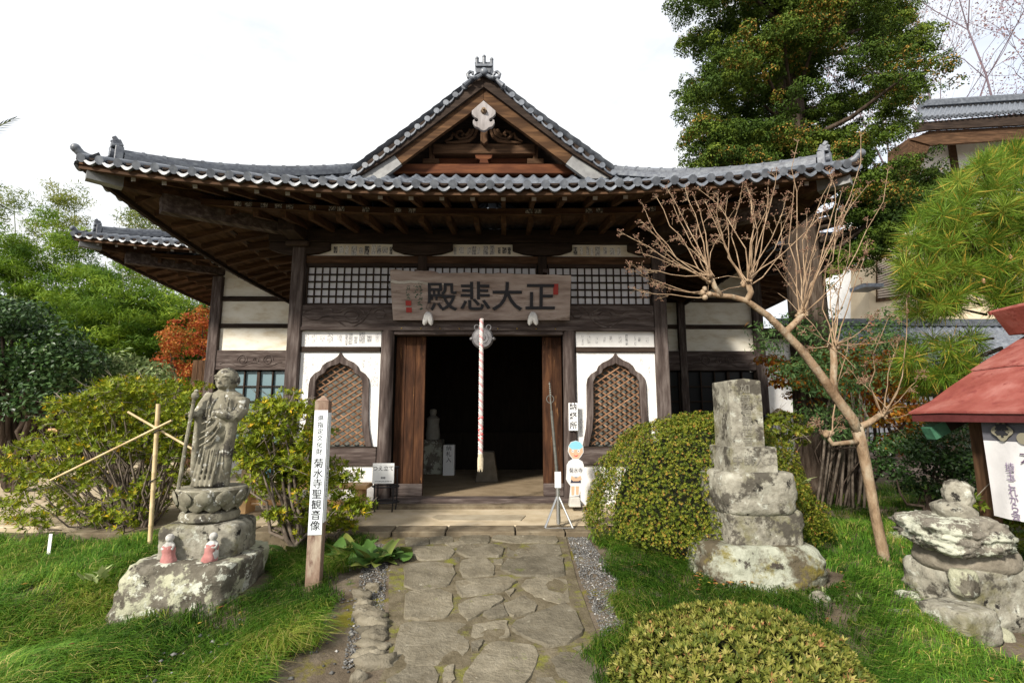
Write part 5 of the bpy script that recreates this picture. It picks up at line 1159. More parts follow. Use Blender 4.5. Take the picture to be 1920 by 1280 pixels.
# white-walled bay right of the rear hall with cabinet and straw hat
wb = empty('white_bay', (7.5, 5.0, -.08), 'plain white plaster wall with dark posts between rear hall and cypress', 'wall')
xa_, xb2 = at(1420, 800, 5.0)[0], at(1496, 800, 5.0)[0]; MB().box((xa_, 5.0, -.08), (xb2, 5.1, 3.3)).build('wall', M['plaster'], wb)
for px in (1418, 1499, 1512): p = at(px, 800, 4.95); MB().box((p[0]-.05, 4.9, -.08), (p[0]+.05, 5.08 if px != 1418 else 4.99, 3.4)).build('post', M['dark_z'], wb)
p = at(1500, 745, 4.9); MB().box((xb2+.09, 4.93, p[2]-.06), (xb2+.14, 5.0, p[2]+.06)).build('rail', M['dark_x'], wb)
MB().box((xa_-.2, 4.5, 3.3), (xb2+.8, 5.3, 3.5)).build('roof', M['dark_x'], wb)
p0, p1 = at(1440, 778, 3.9), at(1508, 905, 3.9)
cbn = empty('white_cabinet', ((p0[0]+p1[0])/2, 4.0, 0), 'white cabinet with a dark blue lid against the white wall', 'cabinet')
MB().box((p0[0]+.1, 3.9, .0), (p1[0], 4.4, p0[2]-.05)).build('body', M['white'], cbn, bevel=.01); MB().box((p0[0]-.1, 3.86, p0[2]-.048), (p1[0]+.03, 4.42, p0[2])).build('lid', plain('navy', (.03,.045,.09), .5), cbn, bevel=.01)
MB().box((p0[0]+.28, 3.894, .02), (p0[0]+.30, 3.899, p0[2]-.06)).build('door_gap', M['black'], cbn); MB().box((p0[0]+.42, 3.893, p0[2]-.16), (p0[0]+.6, 3.899, p0[2]-.13)).build('handle', plain('grey_plastic', (.5,.5,.5), .5), cbn)
c = at(1461, 778, 4.1); MB().lathe([(.26,0),(.24,.02),(.15,.06),(.08,.13),(.03,.155),(.005,.16)], 18, (c[0], 4.1, p0[2]+.003)).build('straw_hat', noise_mat('straw', [(.36,.27,.15), (.46,.36,.22)], scale=30, rough=.9), smooth=True)
tag(bpy.data.objects['straw_hat'], 'conical straw hat lying on the white cabinet', 'hat')
# left: hut, wall, cart wheel, brown boards
lh = empty('garden_hut', (-9.6, 6.0, -.1), 'small open hut with grey tiled roof and red frame beyond the camellia', 'hut')
p0, p1 = at(-40, 762, 5.6), at(128, 762, 5.6); q0 = at(60, 722, 6.6)
xs = np.arange(p0[0], p1[0], PITCHT/6); X, D = np.meshgrid(xs, np.linspace(0,1,24)); grid_obj('roof_tiles', X, 5.4+1.2*D, p0[2]+.05 + (q0[2]-p0[2])*D + wave(X), M['tile'], lh, None, True, 'stuff')
for px in (28, 80, 118): p = at(px, 800, 5.8); MB().box((p[0]-.05, 5.75, -.1), (p[0]+.05, 5.85, p0[2]+.1)).build('post', plain('vermilion', (.28,.05,.03), .7) if px == 28 else M['dark_z'], lh)
MB().box((p0[0], 6.5, -.1), (p1[0], 6.6, p0[2]+.4)).build('back_wall', M['dark_z'], lh); pz = at(60, 806, 5.8)[2]; MB().box((p0[0], 5.7, pz-.04), (p1[0]-.3, 6.4, pz+.04)).build('shelf', M['orange_wood'], lh)
pz2 = at(60, 822, 5.0)[2]; o = MB().box((at(-60,840,5.0)[0], 5.0, -.1), (at(62,840,5.0)[0], 5.3, pz2)).build('stone_wall', noise_mat('grey_wall', [(.30,.30,.29), (.42,.42,.40)], scale=6, rough=.9)); tag(o, 'low grey stone wall in front of the garden hut', 'wall')
wc = at(74, 845, 4.2); cw = empty('cart_wheel', (wc[0], 4.2, wc[2]-.3), 'dark spoked cart wheel standing beyond the azalea', 'wheel')
MB().tube([(wc[0] + .09*math.cos(a), 4.2 + .18*math.cos(a), wc[2] + .30*math.sin(a)) for a in np.linspace(0, 6.283, 24)], .03, 6).build('rim', M['black'], cw)
for k in range(8): a = k*math.pi/4; MB().tube([(wc[0], 4.2, wc[2]), (wc[0] + .09*math.cos(a), 4.2 + .18*math.cos(a), wc[2] + .30*math.sin(a))], .014, 5).build('spoke', M['black'], cw)
bf = empty('board_screen', (at(375,720,5.8)[0], 5.8, -.1), 'short brown board screen at the corner of the rear hall', 'fence')
for i in range(3): p0, p1 = at(362+i*10, 675, 5.8), at(371+i*10, 675, 5.8); MB().box((p0[0], 5.8, -.1), (p1[0], 5.84, p0[2])).build('board', M['brown_z'], bf)
# ================================================================ planting
def in_poly(P, poly):
    x, y = P[:,0], P[:,1]; r_ = np.zeros(len(P), bool); n = len(poly)
    for i in range(n):
        (x1, y1), (x2, y2) = poly[i], poly[(i+1) % n]
        c = ((y1 > y) != (y2 > y)) & (x < (x2-x1)*(y-y1)/(y2-y1+1e-12) + x1); r_ ^= c
    return r_
def sample_px(poly, n, Y0, Y1):
    "n points whose picture position falls in the outline, spread over the depth Y0..Y1"
    a = np.array(poly); lo, hi = a.min(0), a.max(0); out = []
    while len(out) < n:
        P = rng.uniform(lo, hi, (n*3, 2)); P = P[in_poly(P, poly)]
        for p in P:
            out.append(at(p[0], p[1], rng.uniform(Y0, Y1)))
            if len(out) >= n: break
    return np.array(out)
def shell(c, r, n, lo=.72, hi=1.03, down=-.35, bump=.12, seed=1.0):
    d = rand_dir(int(n*2.2)); d = d[d[:,2] > down][:n]; m = len(d)
    k = 1 + bump*fbm(d, 2.6, seed, 3); rad = (lo + (hi-lo)*np.sqrt(rng.random(m))) * k
    return np.array(c) + d*np.array(r)*rad[:,None], nrm(d/np.array(r))
def rosettes(P, N, L, W, k=6, spread=.75, tint=None, jit=.35, lift=.45):
    parts = []; N = nrm(N + rng.normal(size=N.shape)*jit); ref = nrm(np.cross(N, rand_dir(len(N)))); ref2 = np.cross(N, ref)
    base_t = rng.random(len(P)) if tint is None else tint
    for i in range(k):
        a = 2*math.pi*i/k + rng.random(len(P))*.8; D = ref*np.cos(a)[:,None]*spread + ref2*np.sin(a)[:,None]*spread + N*(lift + .25*rng.random(len(P)))[:,None]
        parts.append(leaves(P, D, N, L*rng.uniform(.7,1.15,len(P)), W*rng.uniform(.8,1.1,len(P)), .12, np.clip(base_t + rng.normal(size=len(P))*.08, 0, 1)))
    return parts
def loose(P, N, L, W, jit=.8, droop=.1, tint=None, fold=.15):
    # leaf faces look outward from their clump, so a clump takes light and shade as a body
    tg = np.cross(N, rand_dir(len(N))); D = nrm(nrm(tg) + N*.3 + V(0,0,-.25) + rng.normal(size=N.shape)*jit*.3); Nf = nrm(N + V(0,0,.3) + rng.normal(size=N.shape)*jit*.55)
    return leaves(P, D, Nf, L*rng.uniform(.7,1.2,len(P)), W*rng.uniform(.8,1.15,len(P)), fold, tint, droop)
def branchy(root, tips, r0, m=None, name='branches', parent=None, seg=5, wob=.06, n=5):
    mb = MB(); root = V(*root)
    for t in tips:
        t = V(*t); d = t - root; P = []
        for i in range(seg+1):
            s = i/seg; P.append(root + d*s + V(0,0,1)*(.18*np.linalg.norm(d[:2])*(s-s*s)*-1 + .10*(s*s-s)) + rng.normal(size=3)*wob*math.sin(math.pi*s))
        P[-1] = t; mb.tube(P, [r0*(1-.8*i/seg) for i in range(seg+1)], n, cap=False)
    return mb.build(name, m or M['twig'], parent, smooth='all')

# ---- clipped round azalea right of the path -----------------------------
AZ = leaf_mat('azalea_leaf', [(.035,.062,.005), (.095,.130,.010), (.18,.200,.018), (.30,.26,.04), (.34,.15,.04)], [0,.35,.75,.97,1], .45, .2)
YB1 = -1.75; c = at(1290, 935, YB1); top = at(1300, 772, YB1)[2]; rx = (at(1480,950,YB1)[0]-at(1080,950,YB1)[0])/2
rb = empty('round_azalea', (at(1290,1010,YB1)[0], YB1, -.15), 'large clipped dome-shaped azalea between the door and the stone monument', 'shrub')
cx = (at(1480,950,YB1)[0]+at(1093,950,YB1)[0])/2 + .05
zc0 = -.02; rz_ = top - zc0 - .03
pa = []; 
P, N = shell((cx+.12, YB1, zc0), (rx*1.06, 1.0, rz_), 25000, .91, 1.02, -.12, .10, 2.2); k = ~((P[:,2] < -.02+.10*rng.random(len(P)))); pa += rosettes(P[k], N[k], .025, .0085, 6, .85, jit=.5)
P, N = shell((cx+.1, YB1-.1, .06), (rx*.80, .88, .34), 5600, .8, 1.03, -.9, .12, 5.1); pa += rosettes(P, N, .025, .0085, 6, .85, jit=.5)
leaf_obj('crown', pa, AZ, rb)
MB().sphere((cx+.12, YB1, zc0+.08), 1, 20, 12, (rx*.82, .76, rz_*.80)).build('crown_core', noise_mat('dark_core', [(.012,.015,.006), (.03,.035,.012)], scale=20, rough=1, bump=1, dist=.05), rb, smooth='all')  # solid dark core filling the crown behind the leaves
tips = [(cx + rx*.8*math.cos(a)*s, YB1 + .6*math.sin(a)*s, zc0 + .05) for a, s in zip(np.linspace(0, 6.2, 16), np.tile([.6,1.0], 8))]
branchy((cx+.05, YB1, -.2), tips, .03, M['bark'], 'stem', rb)

# ---- low azalea mound in the foreground -----------------------------------
AZ2 = leaf_mat('azalea_leaf_bronze', [(.05,.075,.010), (.12,.140,.020), (.21,.21,.04), (.33,.29,.09), (.30,.15,.06)], [0,.35,.75,.985,1], .5, .2)
YF = -4.55; c = at(1388, 1240, YF); fm = empty('low_azalea', (c[0], YF, -.36), 'low spreading azalea mound with bronze-tipped leaves in the lawn beside the path', 'shrub')
w_ = (at(1615,1270,YF)[0] - at(1165,1270,YF)[0])/2*1.0; ztop = at(1388, 1146, YF+.15)[2]
pa = []; P, N = shell((c[0], YF, -.34), (w_, .72, ztop+.34), 6500, .84, 1.04, -.05, .15, 7.7); pa += rosettes(P, N, .044, .0115, 8, .75, jit=.4, lift=.6); 
leaf_obj('crown', pa, AZ2, fm)
MB().sphere((c[0], YF, -.37), 1, 18, 10, (w_*.86, .60, (ztop+.34)*.80)).build('crown_core', bpy.data.materials['dark_core'], fm, smooth='all')  # same dark filler under the leaves of the low mound

# ---- tall loose azaleas left of the path -----------------------------------
M['pale_twig'] = noise_mat('pale_twig', [(.17,.14,.11), (.30,.26,.21)], scale=14, rough=.9, bump=0)
AZ3 = leaf_mat('azalea_leaf_yellowing', [(.050,.090,.006), (.145,.195,.010), (.26,.285,.014), (.46,.37,.02), (.56,.34,.015)], [0,.38,.8,.975,1], .42, .25)
def open_shrub(name, label, root, polys, nclump, per, Y0, Y1, m, L=.06, W=.0185, cr=(.16,.12), stems=26, r0=.03, leaf_k=6, extra_root=None, flat=.65):
    e = empty(name, root, label, 'shrub'); C = np.concatenate([sample_px(pl, max(1, int(nclump*wt)), Y0, Y1) for pl, wt in polys]); pa = []
    for c in C:
        r_ = rng.uniform(*sorted(cr[::-1])) ; P, N = shell(c, (r_*1.25, r_*1.25, r_*flat), per, .35, 1.05, -.5, .2, rng.random()*20); N = nrm(N + V(0,0,.5)); pa += rosettes(P, N, L, W, leaf_k, .85, np.clip(rng.normal(.5 , .22, len(P)), 0, 1))
    leaf_obj('crown', pa, m, e)
    sel = C[rng.permutation(len(C))[:stems]]
    branchy(root, sel, r0, M['twig'], 'stem', e, 6, .05)
    mb = MB()                                     # thin bare twigs that stand clear of the leaves
    for c in C[rng.permutation(len(C))[:int(len(C)*.8)]]:
        for _ in range(2):
            d = nrm(rng.normal(size=3)*V(1,.8,.6) + V(0,-.5,.35))*rng.uniform(.14,.34); k = c + d*.6 + rng.normal(size=3)*.02
            mb.tube([c, k, c + d], [.0045,.0034,.002], 4, cap=False); f_ = nrm(d + rng.normal(size=3)*.1)*.09; mb.tube([k, k + f_], [.003,.0015], 4, cap=False)
    mb.build('twig', M['pale_twig'], e, smooth='all')
    return e
open_shrub('spreading_azalea', 'wide open azalea with yellowing leaves and bare twigs behind the bamboo props', (at(250,1020,-1.5)[0], -1.4, -.2),
    [([(0,870),(90,790),(110,745),(260,715),(385,725),(375,800),(350,900),(300,960),(190,1010),(40,1000),(0,960)], .75), ([(110,770),(200,720),(330,715),(380,760),(340,830),(180,850)], .5)], 230, 24, -1.9, -.3, AZ3, stems=110, r0=.022, cr=(.20,.10))
open_shrub('leaning_azalea', 'yellow-green azalea growing behind the inscribed post', (at(560,985,-1.95)[0], -1.95, -.16),
    [([(462,790),(480,760),(545,738),(595,775),(610,850),(560,880),(475,870)], .5), ([(470,900),(600,850),(665,895),(688,960),(645,1005),(560,1010),(510,970)], .55), ([(445,830),(480,800),(500,880),(465,900)], .12)], 112, 30, -2.2, -1.45, AZ3, stems=26, r0=.028, cr=(.17,.09))
open_shrub('topiary_azalea', 'small flat-topped azalea with thin twigs behind the stone monument', (at(1470,900,-.9)[0], -.9, -.1),
    [([(1425,790),(1470,776),(1515,805),(1500,830),(1440,835)], 1)], 16, 30, -1.15, -.6, AZ, L=.05, W=.02, stems=10, r0=.018, cr=(.16,.10), flat=.5)
open_shrub('edge_azalea', 'small bronze-green azalea growing among the piled stones', (at(1880,1060,-3.25)[0], -3.2, -.25),
    [([(1800,945),(1850,925),(1925,985),(1925,1060),(1850,1040)], 1)], 16, 24, -3.5, -3.0, AZ, L=.055, W=.02, stems=10, r0=.014, cr=(.13,.08))
# ---- broad evergreen shrubs -------------------------------------------------
CAM_R = leaf_mat('camellia_leaf', [(.012,.030,.008), (.025,.060,.014), (.05,.10,.025), (.10,.15,.05)], None, .28, .1, .5)
def dense_tree(name, label, root, polys, nclump, per, Y0, Y1, m, L, W, cr, cat='tree', trunks=None, r0=.05, jit=.9, droop=.1, group=None, stems=14, tr_m=None, flat=.75, clump_t=.0):
    e = empty(name, root, label, cat, group); C = np.concatenate([sample_px(pl, max(1, int(nclump*wt)), Y0, Y1) for pl, wt in polys]); pa = []
    for c in C:
        r_ = rng.uniform(*cr); P, N = shell(c, (r_, r_, r_*flat), per, .45, 1.05, -.7, .25, rng.random()*20)
        t = np.clip(rng.normal(.45 + clump_t*(rng.random()-.5), .22, len(P)), 0, 1); pa.append(loose(P, nrm(N + V(0,0,.25)), L, W, jit, droop, t))
    leaf_obj('crown', pa, m, e)
    branchy(root, C[rng.permutation(len(C))[:stems]], r0, tr_m or M['bark'], 'trunk', e, 6, .08, 6)
    return e
dense_tree('dark_camellia', 'dark glossy camellia tree with slender trunks beyond the spreading azalea', (at(35,900,1.5)[0], 1.5, -.1), [([(0,585),(50,570),(100,610),(150,650),(190,690),(165,740),(80,770),(0,760)], 1), ([(-160,600),(0,590),(0,760),(-160,760)], .6)], 80, 150, .6, 2.4, CAM_R, .095, .05, (.22,.38), r0=.075, stems=26)
dense_tree('camellia_bush', 'clipped dark camellia bush behind the bare tree', (at(1745,1010,-.6)[0], -.6, -.15), [([(1645,850),(1660,810),(1720,790),(1800,790),(1850,815),(1850,920),(1800,945),(1700,935),(1650,900)], 1)], 60, 150, -1.0, .2, CAM_R, .06, .032, (.15,.24), cat='shrub', r0=.03)
PALE = leaf_mat('pale_evergreen_leaf', [(.05,.09,.03), (.14,.20,.07), (.28,.34,.14), (.42,.45,.22)], None, .35, .2)
dense_tree('pale_shrub', 'pale green broad-leaved shrub between camellia and red maple', (at(235,800,1.8)[0], 1.8, -.1), [([(165,705),(190,680),(240,668),(300,690),(310,730),(240,740),(180,735)], 1)], 26, 80, 1.4, 2.2, PALE, .13, .045, (.18,.28), cat='shrub', r0=.03)
# ---- maples --------------------------------------------------------------------
RED = leaf_mat('red_maple_leaf', [(.26,.040,.02), (.42,.10,.03), (.50,.21,.045), (.42,.30,.07), (.20,.22,.05)], [0,.35,.65,.85,1], .5, .45)
dense_tree('red_maple', 'orange-red maple beside the rear hall', (at(350,760,6.8)[0], 6.8, -.1), [([(300,690),(315,630),(345,590),(395,580),(395,715),(310,715)], 1), ([(395,590),(440,620),(440,720),(395,715)], .3)], 48, 110, 6.2, 7.6, RED, .085, .05, (.20,.42), droop=.25, r0=.05, flat=.42, clump_t=.7)
ORG = leaf_mat('orange_maple_leaf', [(.30,.06,.015), (.46,.13,.02), (.50,.24,.03), (.22,.20,.04), (.10,.14,.03)], None, .5, .4)
dense_tree('orange_maple', 'orange and green maple spreading behind the bare tree', (at(1600,960,1.0)[0], 1.0, -.1), [([(1430,680),(1470,655),(1560,650),(1700,640),(1740,720),(1700,780),(1600,770),(1490,750)], 1), ([(1620,770),(1700,750),(1760,800),(1720,850),(1640,830)], .35)], 110, 85, .3, 2.0, ORG, .075, .05, (.16,.30), droop=.2, r0=.045, flat=.4)
NAN = leaf_mat('nandina_leaf', [(.03,.075,.02), (.07,.14,.04), (.13,.21,.07), (.24,.26,.08), (.42,.12,.05)], [0,.4,.8,.96,1], .4, .25)
nd = dense_tree('nandina', 'green nandina with clustered upright stems under the cypress', (at(1565,965,-.1)[0], -.1, -.12), [([(1410,625),(1450,600),(1540,580),(1620,600),(1700,570),(1720,640),(1680,700),(1600,740),(1500,730)], 1), ([(1500,760),(1600,750),(1610,810),(1530,820)], .25)], 105, 60, -.8, .6, NAN, .085, .022, (.18,.30), cat='shrub', droop=.25, r0=.012, stems=4, flat=.6)
mb = MB()
for i in range(15):
    q0, q1 = at(1532+i*6.2+rng.uniform(-3,3), 955-rng.uniform(0,18), -.1+rng.uniform(-.2,.2)), at(1552+i*5.2+rng.uniform(-10,10), 800-rng.uniform(0,50), -.1+rng.uniform(-.2,.2)); mid = (q0+q1)/2 + rng.normal(size=3)*.03; mb.tube([q0, mid, q1, q1 + V(rng.uniform(-.15,.15), 0, .25)], [.022,.02,.016,.008], 6)
mb.build('stem', M['twig'], nd, smooth='all'); p = at(1580, 838, -.1); MB().tube([p + V(.26*math.cos(a), .24*math.sin(a), .01*math.sin(3*a)) for a in np.linspace(0, 6.283, 18)], .012, 5).build('tie_rope', M['bark'], nd)
# ---- cypress --------------------------------------------------------------------
CYP = leaf_mat('cypress_spray', [(.016,.036,.004), (.042,.080,.008), (.092,.140,.013), (.17,.21,.025), (.33,.16,.035)], [0,.35,.75,.92,1], .6, .15)
cyb = at(1545, 925, 1.4); cy_ = empty('tall_cypress', (cyb[0], 1.4, -.1), 'tall dark green cypress with a fluted trunk rising behind the hall roof', 'tree')
rings = []
for z, r_ in ((-.15,.62),(.2,.47),(.8,.38),(2,.34),(4,.30),(7,.24),(10,.18),(14,.06)):
    rings.append([(cyb[0] + r_*(1+.10*math.sin(7*a+z)+.05*math.sin(13*a))*math.cos(a) - .00*z, 1.4 + r_*(1+.10*math.sin(7*a+z))*math.sin(a), z) for a in np.linspace(0, 6.283, 29)[:-1]])
MB().loft(rings).build('trunk', M['bark'], cy_, smooth='all')
polyC = [(1300,-160),(1296,0),(1290,60),(1312,120),(1292,190),(1318,245),(1345,290),(1390,312),(1480,300),(1560,285),(1680,280),(1695,200),(1735,110),(1718,60),(1680,10),(1660,-160)]
C = np.concatenate([sample_px(polyC, 230, .0, 3.0), sample_px([(1570,330),(1690,310),(1760,335),(1750,375),(1710,410),(1610,395)], 30, .2, 2.0), sample_px([(1610,400),(1680,400),(1655,470),(1615,485),(1570,470)], 16, .6, 2.4), sample_px([(1290,190),(1350,190),(1400,315),(1330,300)], 16, .2, 2.2), sample_px([(1340,270),(1560,270),(1600,325),(1380,325)], 60, .6, 2.6)])
pa = []
for c in C:
    # a bough end: small tight cushions side by side in a tilted flat layer
    R_ = rng.uniform(.32, .62); tc = rng.normal(.50, .14); brown = rng.random() < .13; tx_, ty_ = rng.normal()*.25, rng.normal()*.25
    for s in range(int(R_*34)):
        a_ = rng.random()*6.283; rr_ = R_*math.sqrt(rng.random()); cc = c + V(rr_*math.cos(a_), rr_*math.sin(a_), 0); cc[2] += tx_*(cc[0]-c[0]) + ty_*(cc[1]-c[1]) + rng.normal()*.04 - .32*rr_*rr_/R_
        q = rng.uniform(.085,.15); P, N = shell(cc, (q, q, q*.8), 105, .78, 1.10, -.25, .35, rng.random()*30)
        t = np.clip(rng.normal(tc, .12, len(P)) + rng.normal()*.08, 0, .9)
        if brown: t[rng.random(len(P)) < .30] = .98
        pa.append(loose(P, N, .050, .026, .55, .1, t, .2))
leaf_obj('crown', pa, CYP, cy_)
mb = MB()
for c in C[rng.permutation(len(C))[:90]]:
    b = V(cyb[0], 1.4, max(2.5, c[2]-.25*math.hypot(c[0]-cyb[0], c[1]-1.4)-.2)); m_ = (b+c)/2 + V(0,0,-.15); mb.tube([b, m_, c], [.06,.04,.015], 6, cap=False)
mb.build('limb', M['bark'], cy_, smooth='all')
# ---- pine -----------------------------------------------------------------------
PIN = leaf_mat('pine_needle', [(.035,.085,.008), (.09,.175,.014), (.175,.275,.028), (.31,.39,.07), (.48,.33,.05)], [0,.3,.7,.92,1], .45, .3)
pr = V(*at(1960, 1000, -1.6)); pr[2] = -.3
pn = empty('clipped_pine', pr, 'clipped pine with long bright needles overhanging the red-roofed shelter', 'tree')
B1 = sample_px([(1695,590),(1690,500),(1712,420),(1780,350),(1850,300),(1920,268),(2010,250),(2010,640),(1900,590),(1830,560),(1760,600)], 620, -2.9, -1.3)
B2 = sample_px([(1690,680),(1720,620),(1800,610),(1860,650),(1830,700),(1740,735),(1700,725)], 50, -2.7, -1.7)
Bc = np.concatenate([B1, B2]); ctr = at(1900, 520, -1.7); pa = []
for b in Bc:
    n = 110; out = nrm((b - ctr)*V(1,1,1) + V(0,-.4,.6) + rng.normal(size=3)*.3); D = nrm(rand_dir(n) + out*.55); old = rng.random(n) < .10
    t = np.clip(rng.normal(.48,.16,n) + rng.normal()*.16, 0, .93); t[old] = 1.0
    pa.append(leaves(np.repeat(b[None],n,0) + out[None]*rng.uniform(-.05,.05,(n,1)) + rng.normal(size=(n,3))*.01, D, rand_dir(n), rng.uniform(.14,.26,n), .0058, .05, t, .16))
leaf_obj('crown', pa, PIN, pn)
mb = MB(); hub = at(1990, 560, -1.5); mb.tube([pr, pr*.5+hub*.5+V(.15,0,0), hub], [.13,.11,.08], 10)
for b in Bc[rng.permutation(len(Bc))[:60]]:
    mb.tube([hub*.35+b*.65 + V(.05,.12,-.12), hub*.15+b*.85 + V(0,.05,-.05), b], [.016,.011,.006], 5, cap=False)
mb.build('trunk', M['bark'], pn, smooth='all')
BUD = MB().sphere((0,0,0), .018, 6, 5, (1,1,1.8)).mesh('bud', plain('pine_bud', (.40,.22,.13), .8), 'all')
for b in Bc[rng.permutation(len(Bc))[:40]]: link('bud', BUD, pn, b + V(0,-.02,.03))
# ---- bamboo grove -----------------------------------------------------------------
BAM = leaf_mat('bamboo_leaf', [(.030,.080,.006), (.085,.165,.012), (.19,.29,.022), (.36,.44,.05)], [0,.35,.75,1], .5, .35)
BAM2 = leaf_mat('bamboo_leaf_tall', [(.07,.12,.02), (.14,.19,.03), (.24,.27,.05), (.34,.30,.09)], None, .55, .4)
def bamboo(label, px, py_top, Y, w, seed, m, nc, per, bend=0.0, top_only=1.0):
    b = at(px, 760, Y); b[2] = -.1; tp = at(px+bend, py_top, Y); e = empty('bamboo', b, label, 'bamboo', 'bamboo behind the garden'); P = []
    for t in np.linspace(0, 1, 9): P.append(b*(1-t)+tp*t + V((tp[0]-b[0])*.5*(t*t-t), 0, 0))
    MB().tube(P, [.05*(1-.8*i/8) for i in range(9)], 6).build('culm', M['culm'], e, smooth=True)
    H = tp[2]-b[2]; pa = []
    for k in range(nc):
        t = 1 - top_only*rng.random()**1.1*.85; c = b*(1-t)+tp*t + V(rng.normal()*w*(1.15-t*.75), rng.normal()*w*.6, rng.normal()*.2); r_ = rng.uniform(.28,.62)*(w/.9)**.5
        Q, N = shell(c, (r_, r_, r_*.55), per, .3, 1.05, -.6, .3, rng.random()*30); tt = np.clip(rng.normal(.2+.55*rng.random(), .12, len(Q)), 0, 1)
        pa.append(loose(Q, nrm(N*.8 + V(0,0,-.35)), .20, .033, .45, .2, tt))
    leaf_obj('crown', pa, m, e)
for i, (px, pt_, Y, bd) in enumerate(((35,365,11.5,-10),(95,345,12.0,15),(150,370,12.5,-12),(-30,380,11,0),(235,375,12,20),(300,400,12.5,-15))):
    bamboo('tall feathery bamboo rising above the grove against the sky', px, pt_, Y, .75, i, BAM2, 42, 70, bd, .62)
for i, (px, pt_, Y, bd, w) in enumerate(((20,470,9.2,10,1.0),(75,455,10,-5,1.1),(130,430,9.6,5,1.0),(190,490,9.0,8,1.1),(240,510,8.6,-10,1.1),(290,545,9.2,0,1.0),(340,560,9.6,5,.9),(220,590,8.0,4,.9),(150,570,8.3,-6,.9),(-40,480,9.2,0,1.1),(400,560,10.5,0,1.0))):
    bamboo('dense green bamboo in the grove behind camellia and maple', px, pt_, Y, w, 20+i, BAM, 52, 210, bd, 1.0)
P = sample_px([(-200,560),(60,545),(250,560),(420,600),(460,720),(460,800),(-200,800)], 13000, 13.0, 15.5)
tag(leaf_obj('wood_backing', loose(P, nrm(rand_dir(len(P))*V(1,.4,.6) + V(0,-1,.3)), .42, .20, .8, .2, np.clip(rng.normal(.05,.12,len(P)),0,1)), BAM), 'dark green wood mass added as backing so the bamboo gaps read dark', 'wood', kind='stuff')  # added backing; shade between the bamboo is put into its dark tint
# ---- far bare tree -----------------------------------------------------------------
FAR = leaf_mat('far_bud_leaf', [(.16,.10,.13), (.26,.15,.17), (.34,.19,.13)], None, .7, .3)
def bare_tree(label, px, py, Y, H, seed, spread):
    b = at(px, py, Y); b[2] = -.1; tp = at(px, 30, Y)[2]; rr = random.Random(seed); e = empty('bare_tree', b, label, 'tree', 'bare trees behind the white house'); mb = MB(); tips = []
    def grow(p, d, L, r_, lv):
        q = p + d*L; mid = p + d*L*.5 + V(rr.gauss(0,.04),rr.gauss(0,.04),rr.gauss(0,.04))*L; mb.tube([p, mid, q], [r_, r_*.85, r_*.7], 5 if lv < 3 else 3, cap=False)
        tips.append(q) if lv > 3 else None
        if lv >= 6: return
        for _ in range(3 if lv < 5 else 2):
            dd = d + V(rr.gauss(0,spread), rr.gauss(0,spread), rr.gauss(.12,spread*.7)); dd /= np.linalg.norm(dd); grow(q, dd, L*rr.uniform(.62,.85), r_*.6, lv+1)
    Hh = tp - b[2]; grow(b, V(0,0,1), Hh*.36, .16, 0); mb.build('trunk', noise_mat('purple_grey_bark', [(.10,.07,.09), (.17,.13,.15)], scale=6) if 'purple_grey_bark' not in bpy.data.materials else bpy.data.materials['purple_grey_bark'], e, smooth='all')
    T = np.array(tips); T = np.repeat(T, 6, 0) + rng.normal(size=(len(T)*6,3))*.2; leaf_obj('crown', loose(T, rand_dir(len(T)), .13, .085, 1.0, .2), FAR, e)
bare_tree('leafless purplish tree rising over the white house roof', 1880, 500, 17, 9, 3, .42); bare_tree('smaller leafless purplish tree beside the cypress crown', 1775, 500, 19, 8, 8, .40)
# ---- pollarded crape myrtle ---------------------------------------------------------
cm = empty('pollarded_myrtle', gnd(1658, 1046), 'bare pollarded tree with pale smooth bark and fans of seed-tipped shoots', 'tree')
Ym = float(cm.location[1])
def cp(px, py, dy=0.0): return at(px, py, Ym+dy)
mb = MB(); g0 = cp(1660,1052); g0[2] -= .15
mb.tube([g0, cp(1655,1030), cp(1640,960), cp(1627,890), cp(1616,835), cp(1606,800)], [.066,.054,.050,.052,.056,.061], 12)
mb.tube([cp(1610,812), cp(1598,785,-.02), cp(1570,748,-.05), cp(1540,705,-.08), cp(1502,655,-.12), cp(1470,622,-.15), cp(1440,592,-.17), cp(1400,564,-.2), cp(1372,556,-.22), cp(1345,554,-.24), cp(1318,548,-.26)], [.056,.053,.049,.046,.043,.040,.036,.032,.028,.025,.020], 12)
mb.tube([cp(1568,746,-.05), cp(1562,715,-.05), cp(1564,680,-.04), cp(1562,652,-.03)], [.04,.036,.036,.034], 10); mb.tube([cp(1472,624,-.15), cp(1490,606,-.12), cp(1503,592,-.1)], [.04,.034,.03], 10); mb.tube([cp(1400,564,-.2), cp(1408,548,-.2), cp(1402,532,-.2)], [.036,.032,.034], 10); mb.tube([cp(1352,555,-.24), cp(1340,538,-.24), cp(1334,524,-.24)], [.03,.028,.03], 10)
mb.tube([cp(1608,802), cp(1630,792,.03), cp(1650,778,.05), cp(1672,770,.08)], [.04,.034,.03,.016], 10); mb.tube([cp(1612,828), cp(1585,830,-.05), cp(1560,832,-.08), cp(1548,812,-.08)], [.032,.026,.024,.018], 10)
K = {'a': cp(1332,522,-.24), 'b': cp(1400,530,-.2), 'c': cp(1505,588,-.1), 'd': cp(1562,648,-.03), 'e': cp(1655,776,.05), 'f': cp(1552,812,-.08), 'g': cp(1322,548,-.26)}
for k_, kk in K.items():
    for _ in range(9): mb.sphere(kk + rng.normal(size=3)*.026, rng.uniform(.014,.034), 7, 5)
mb.build('trunk', M['smooth_bark'], cm, smooth='all')
def c3(a, b): return 1150+a*.28125, 250+b*.28125
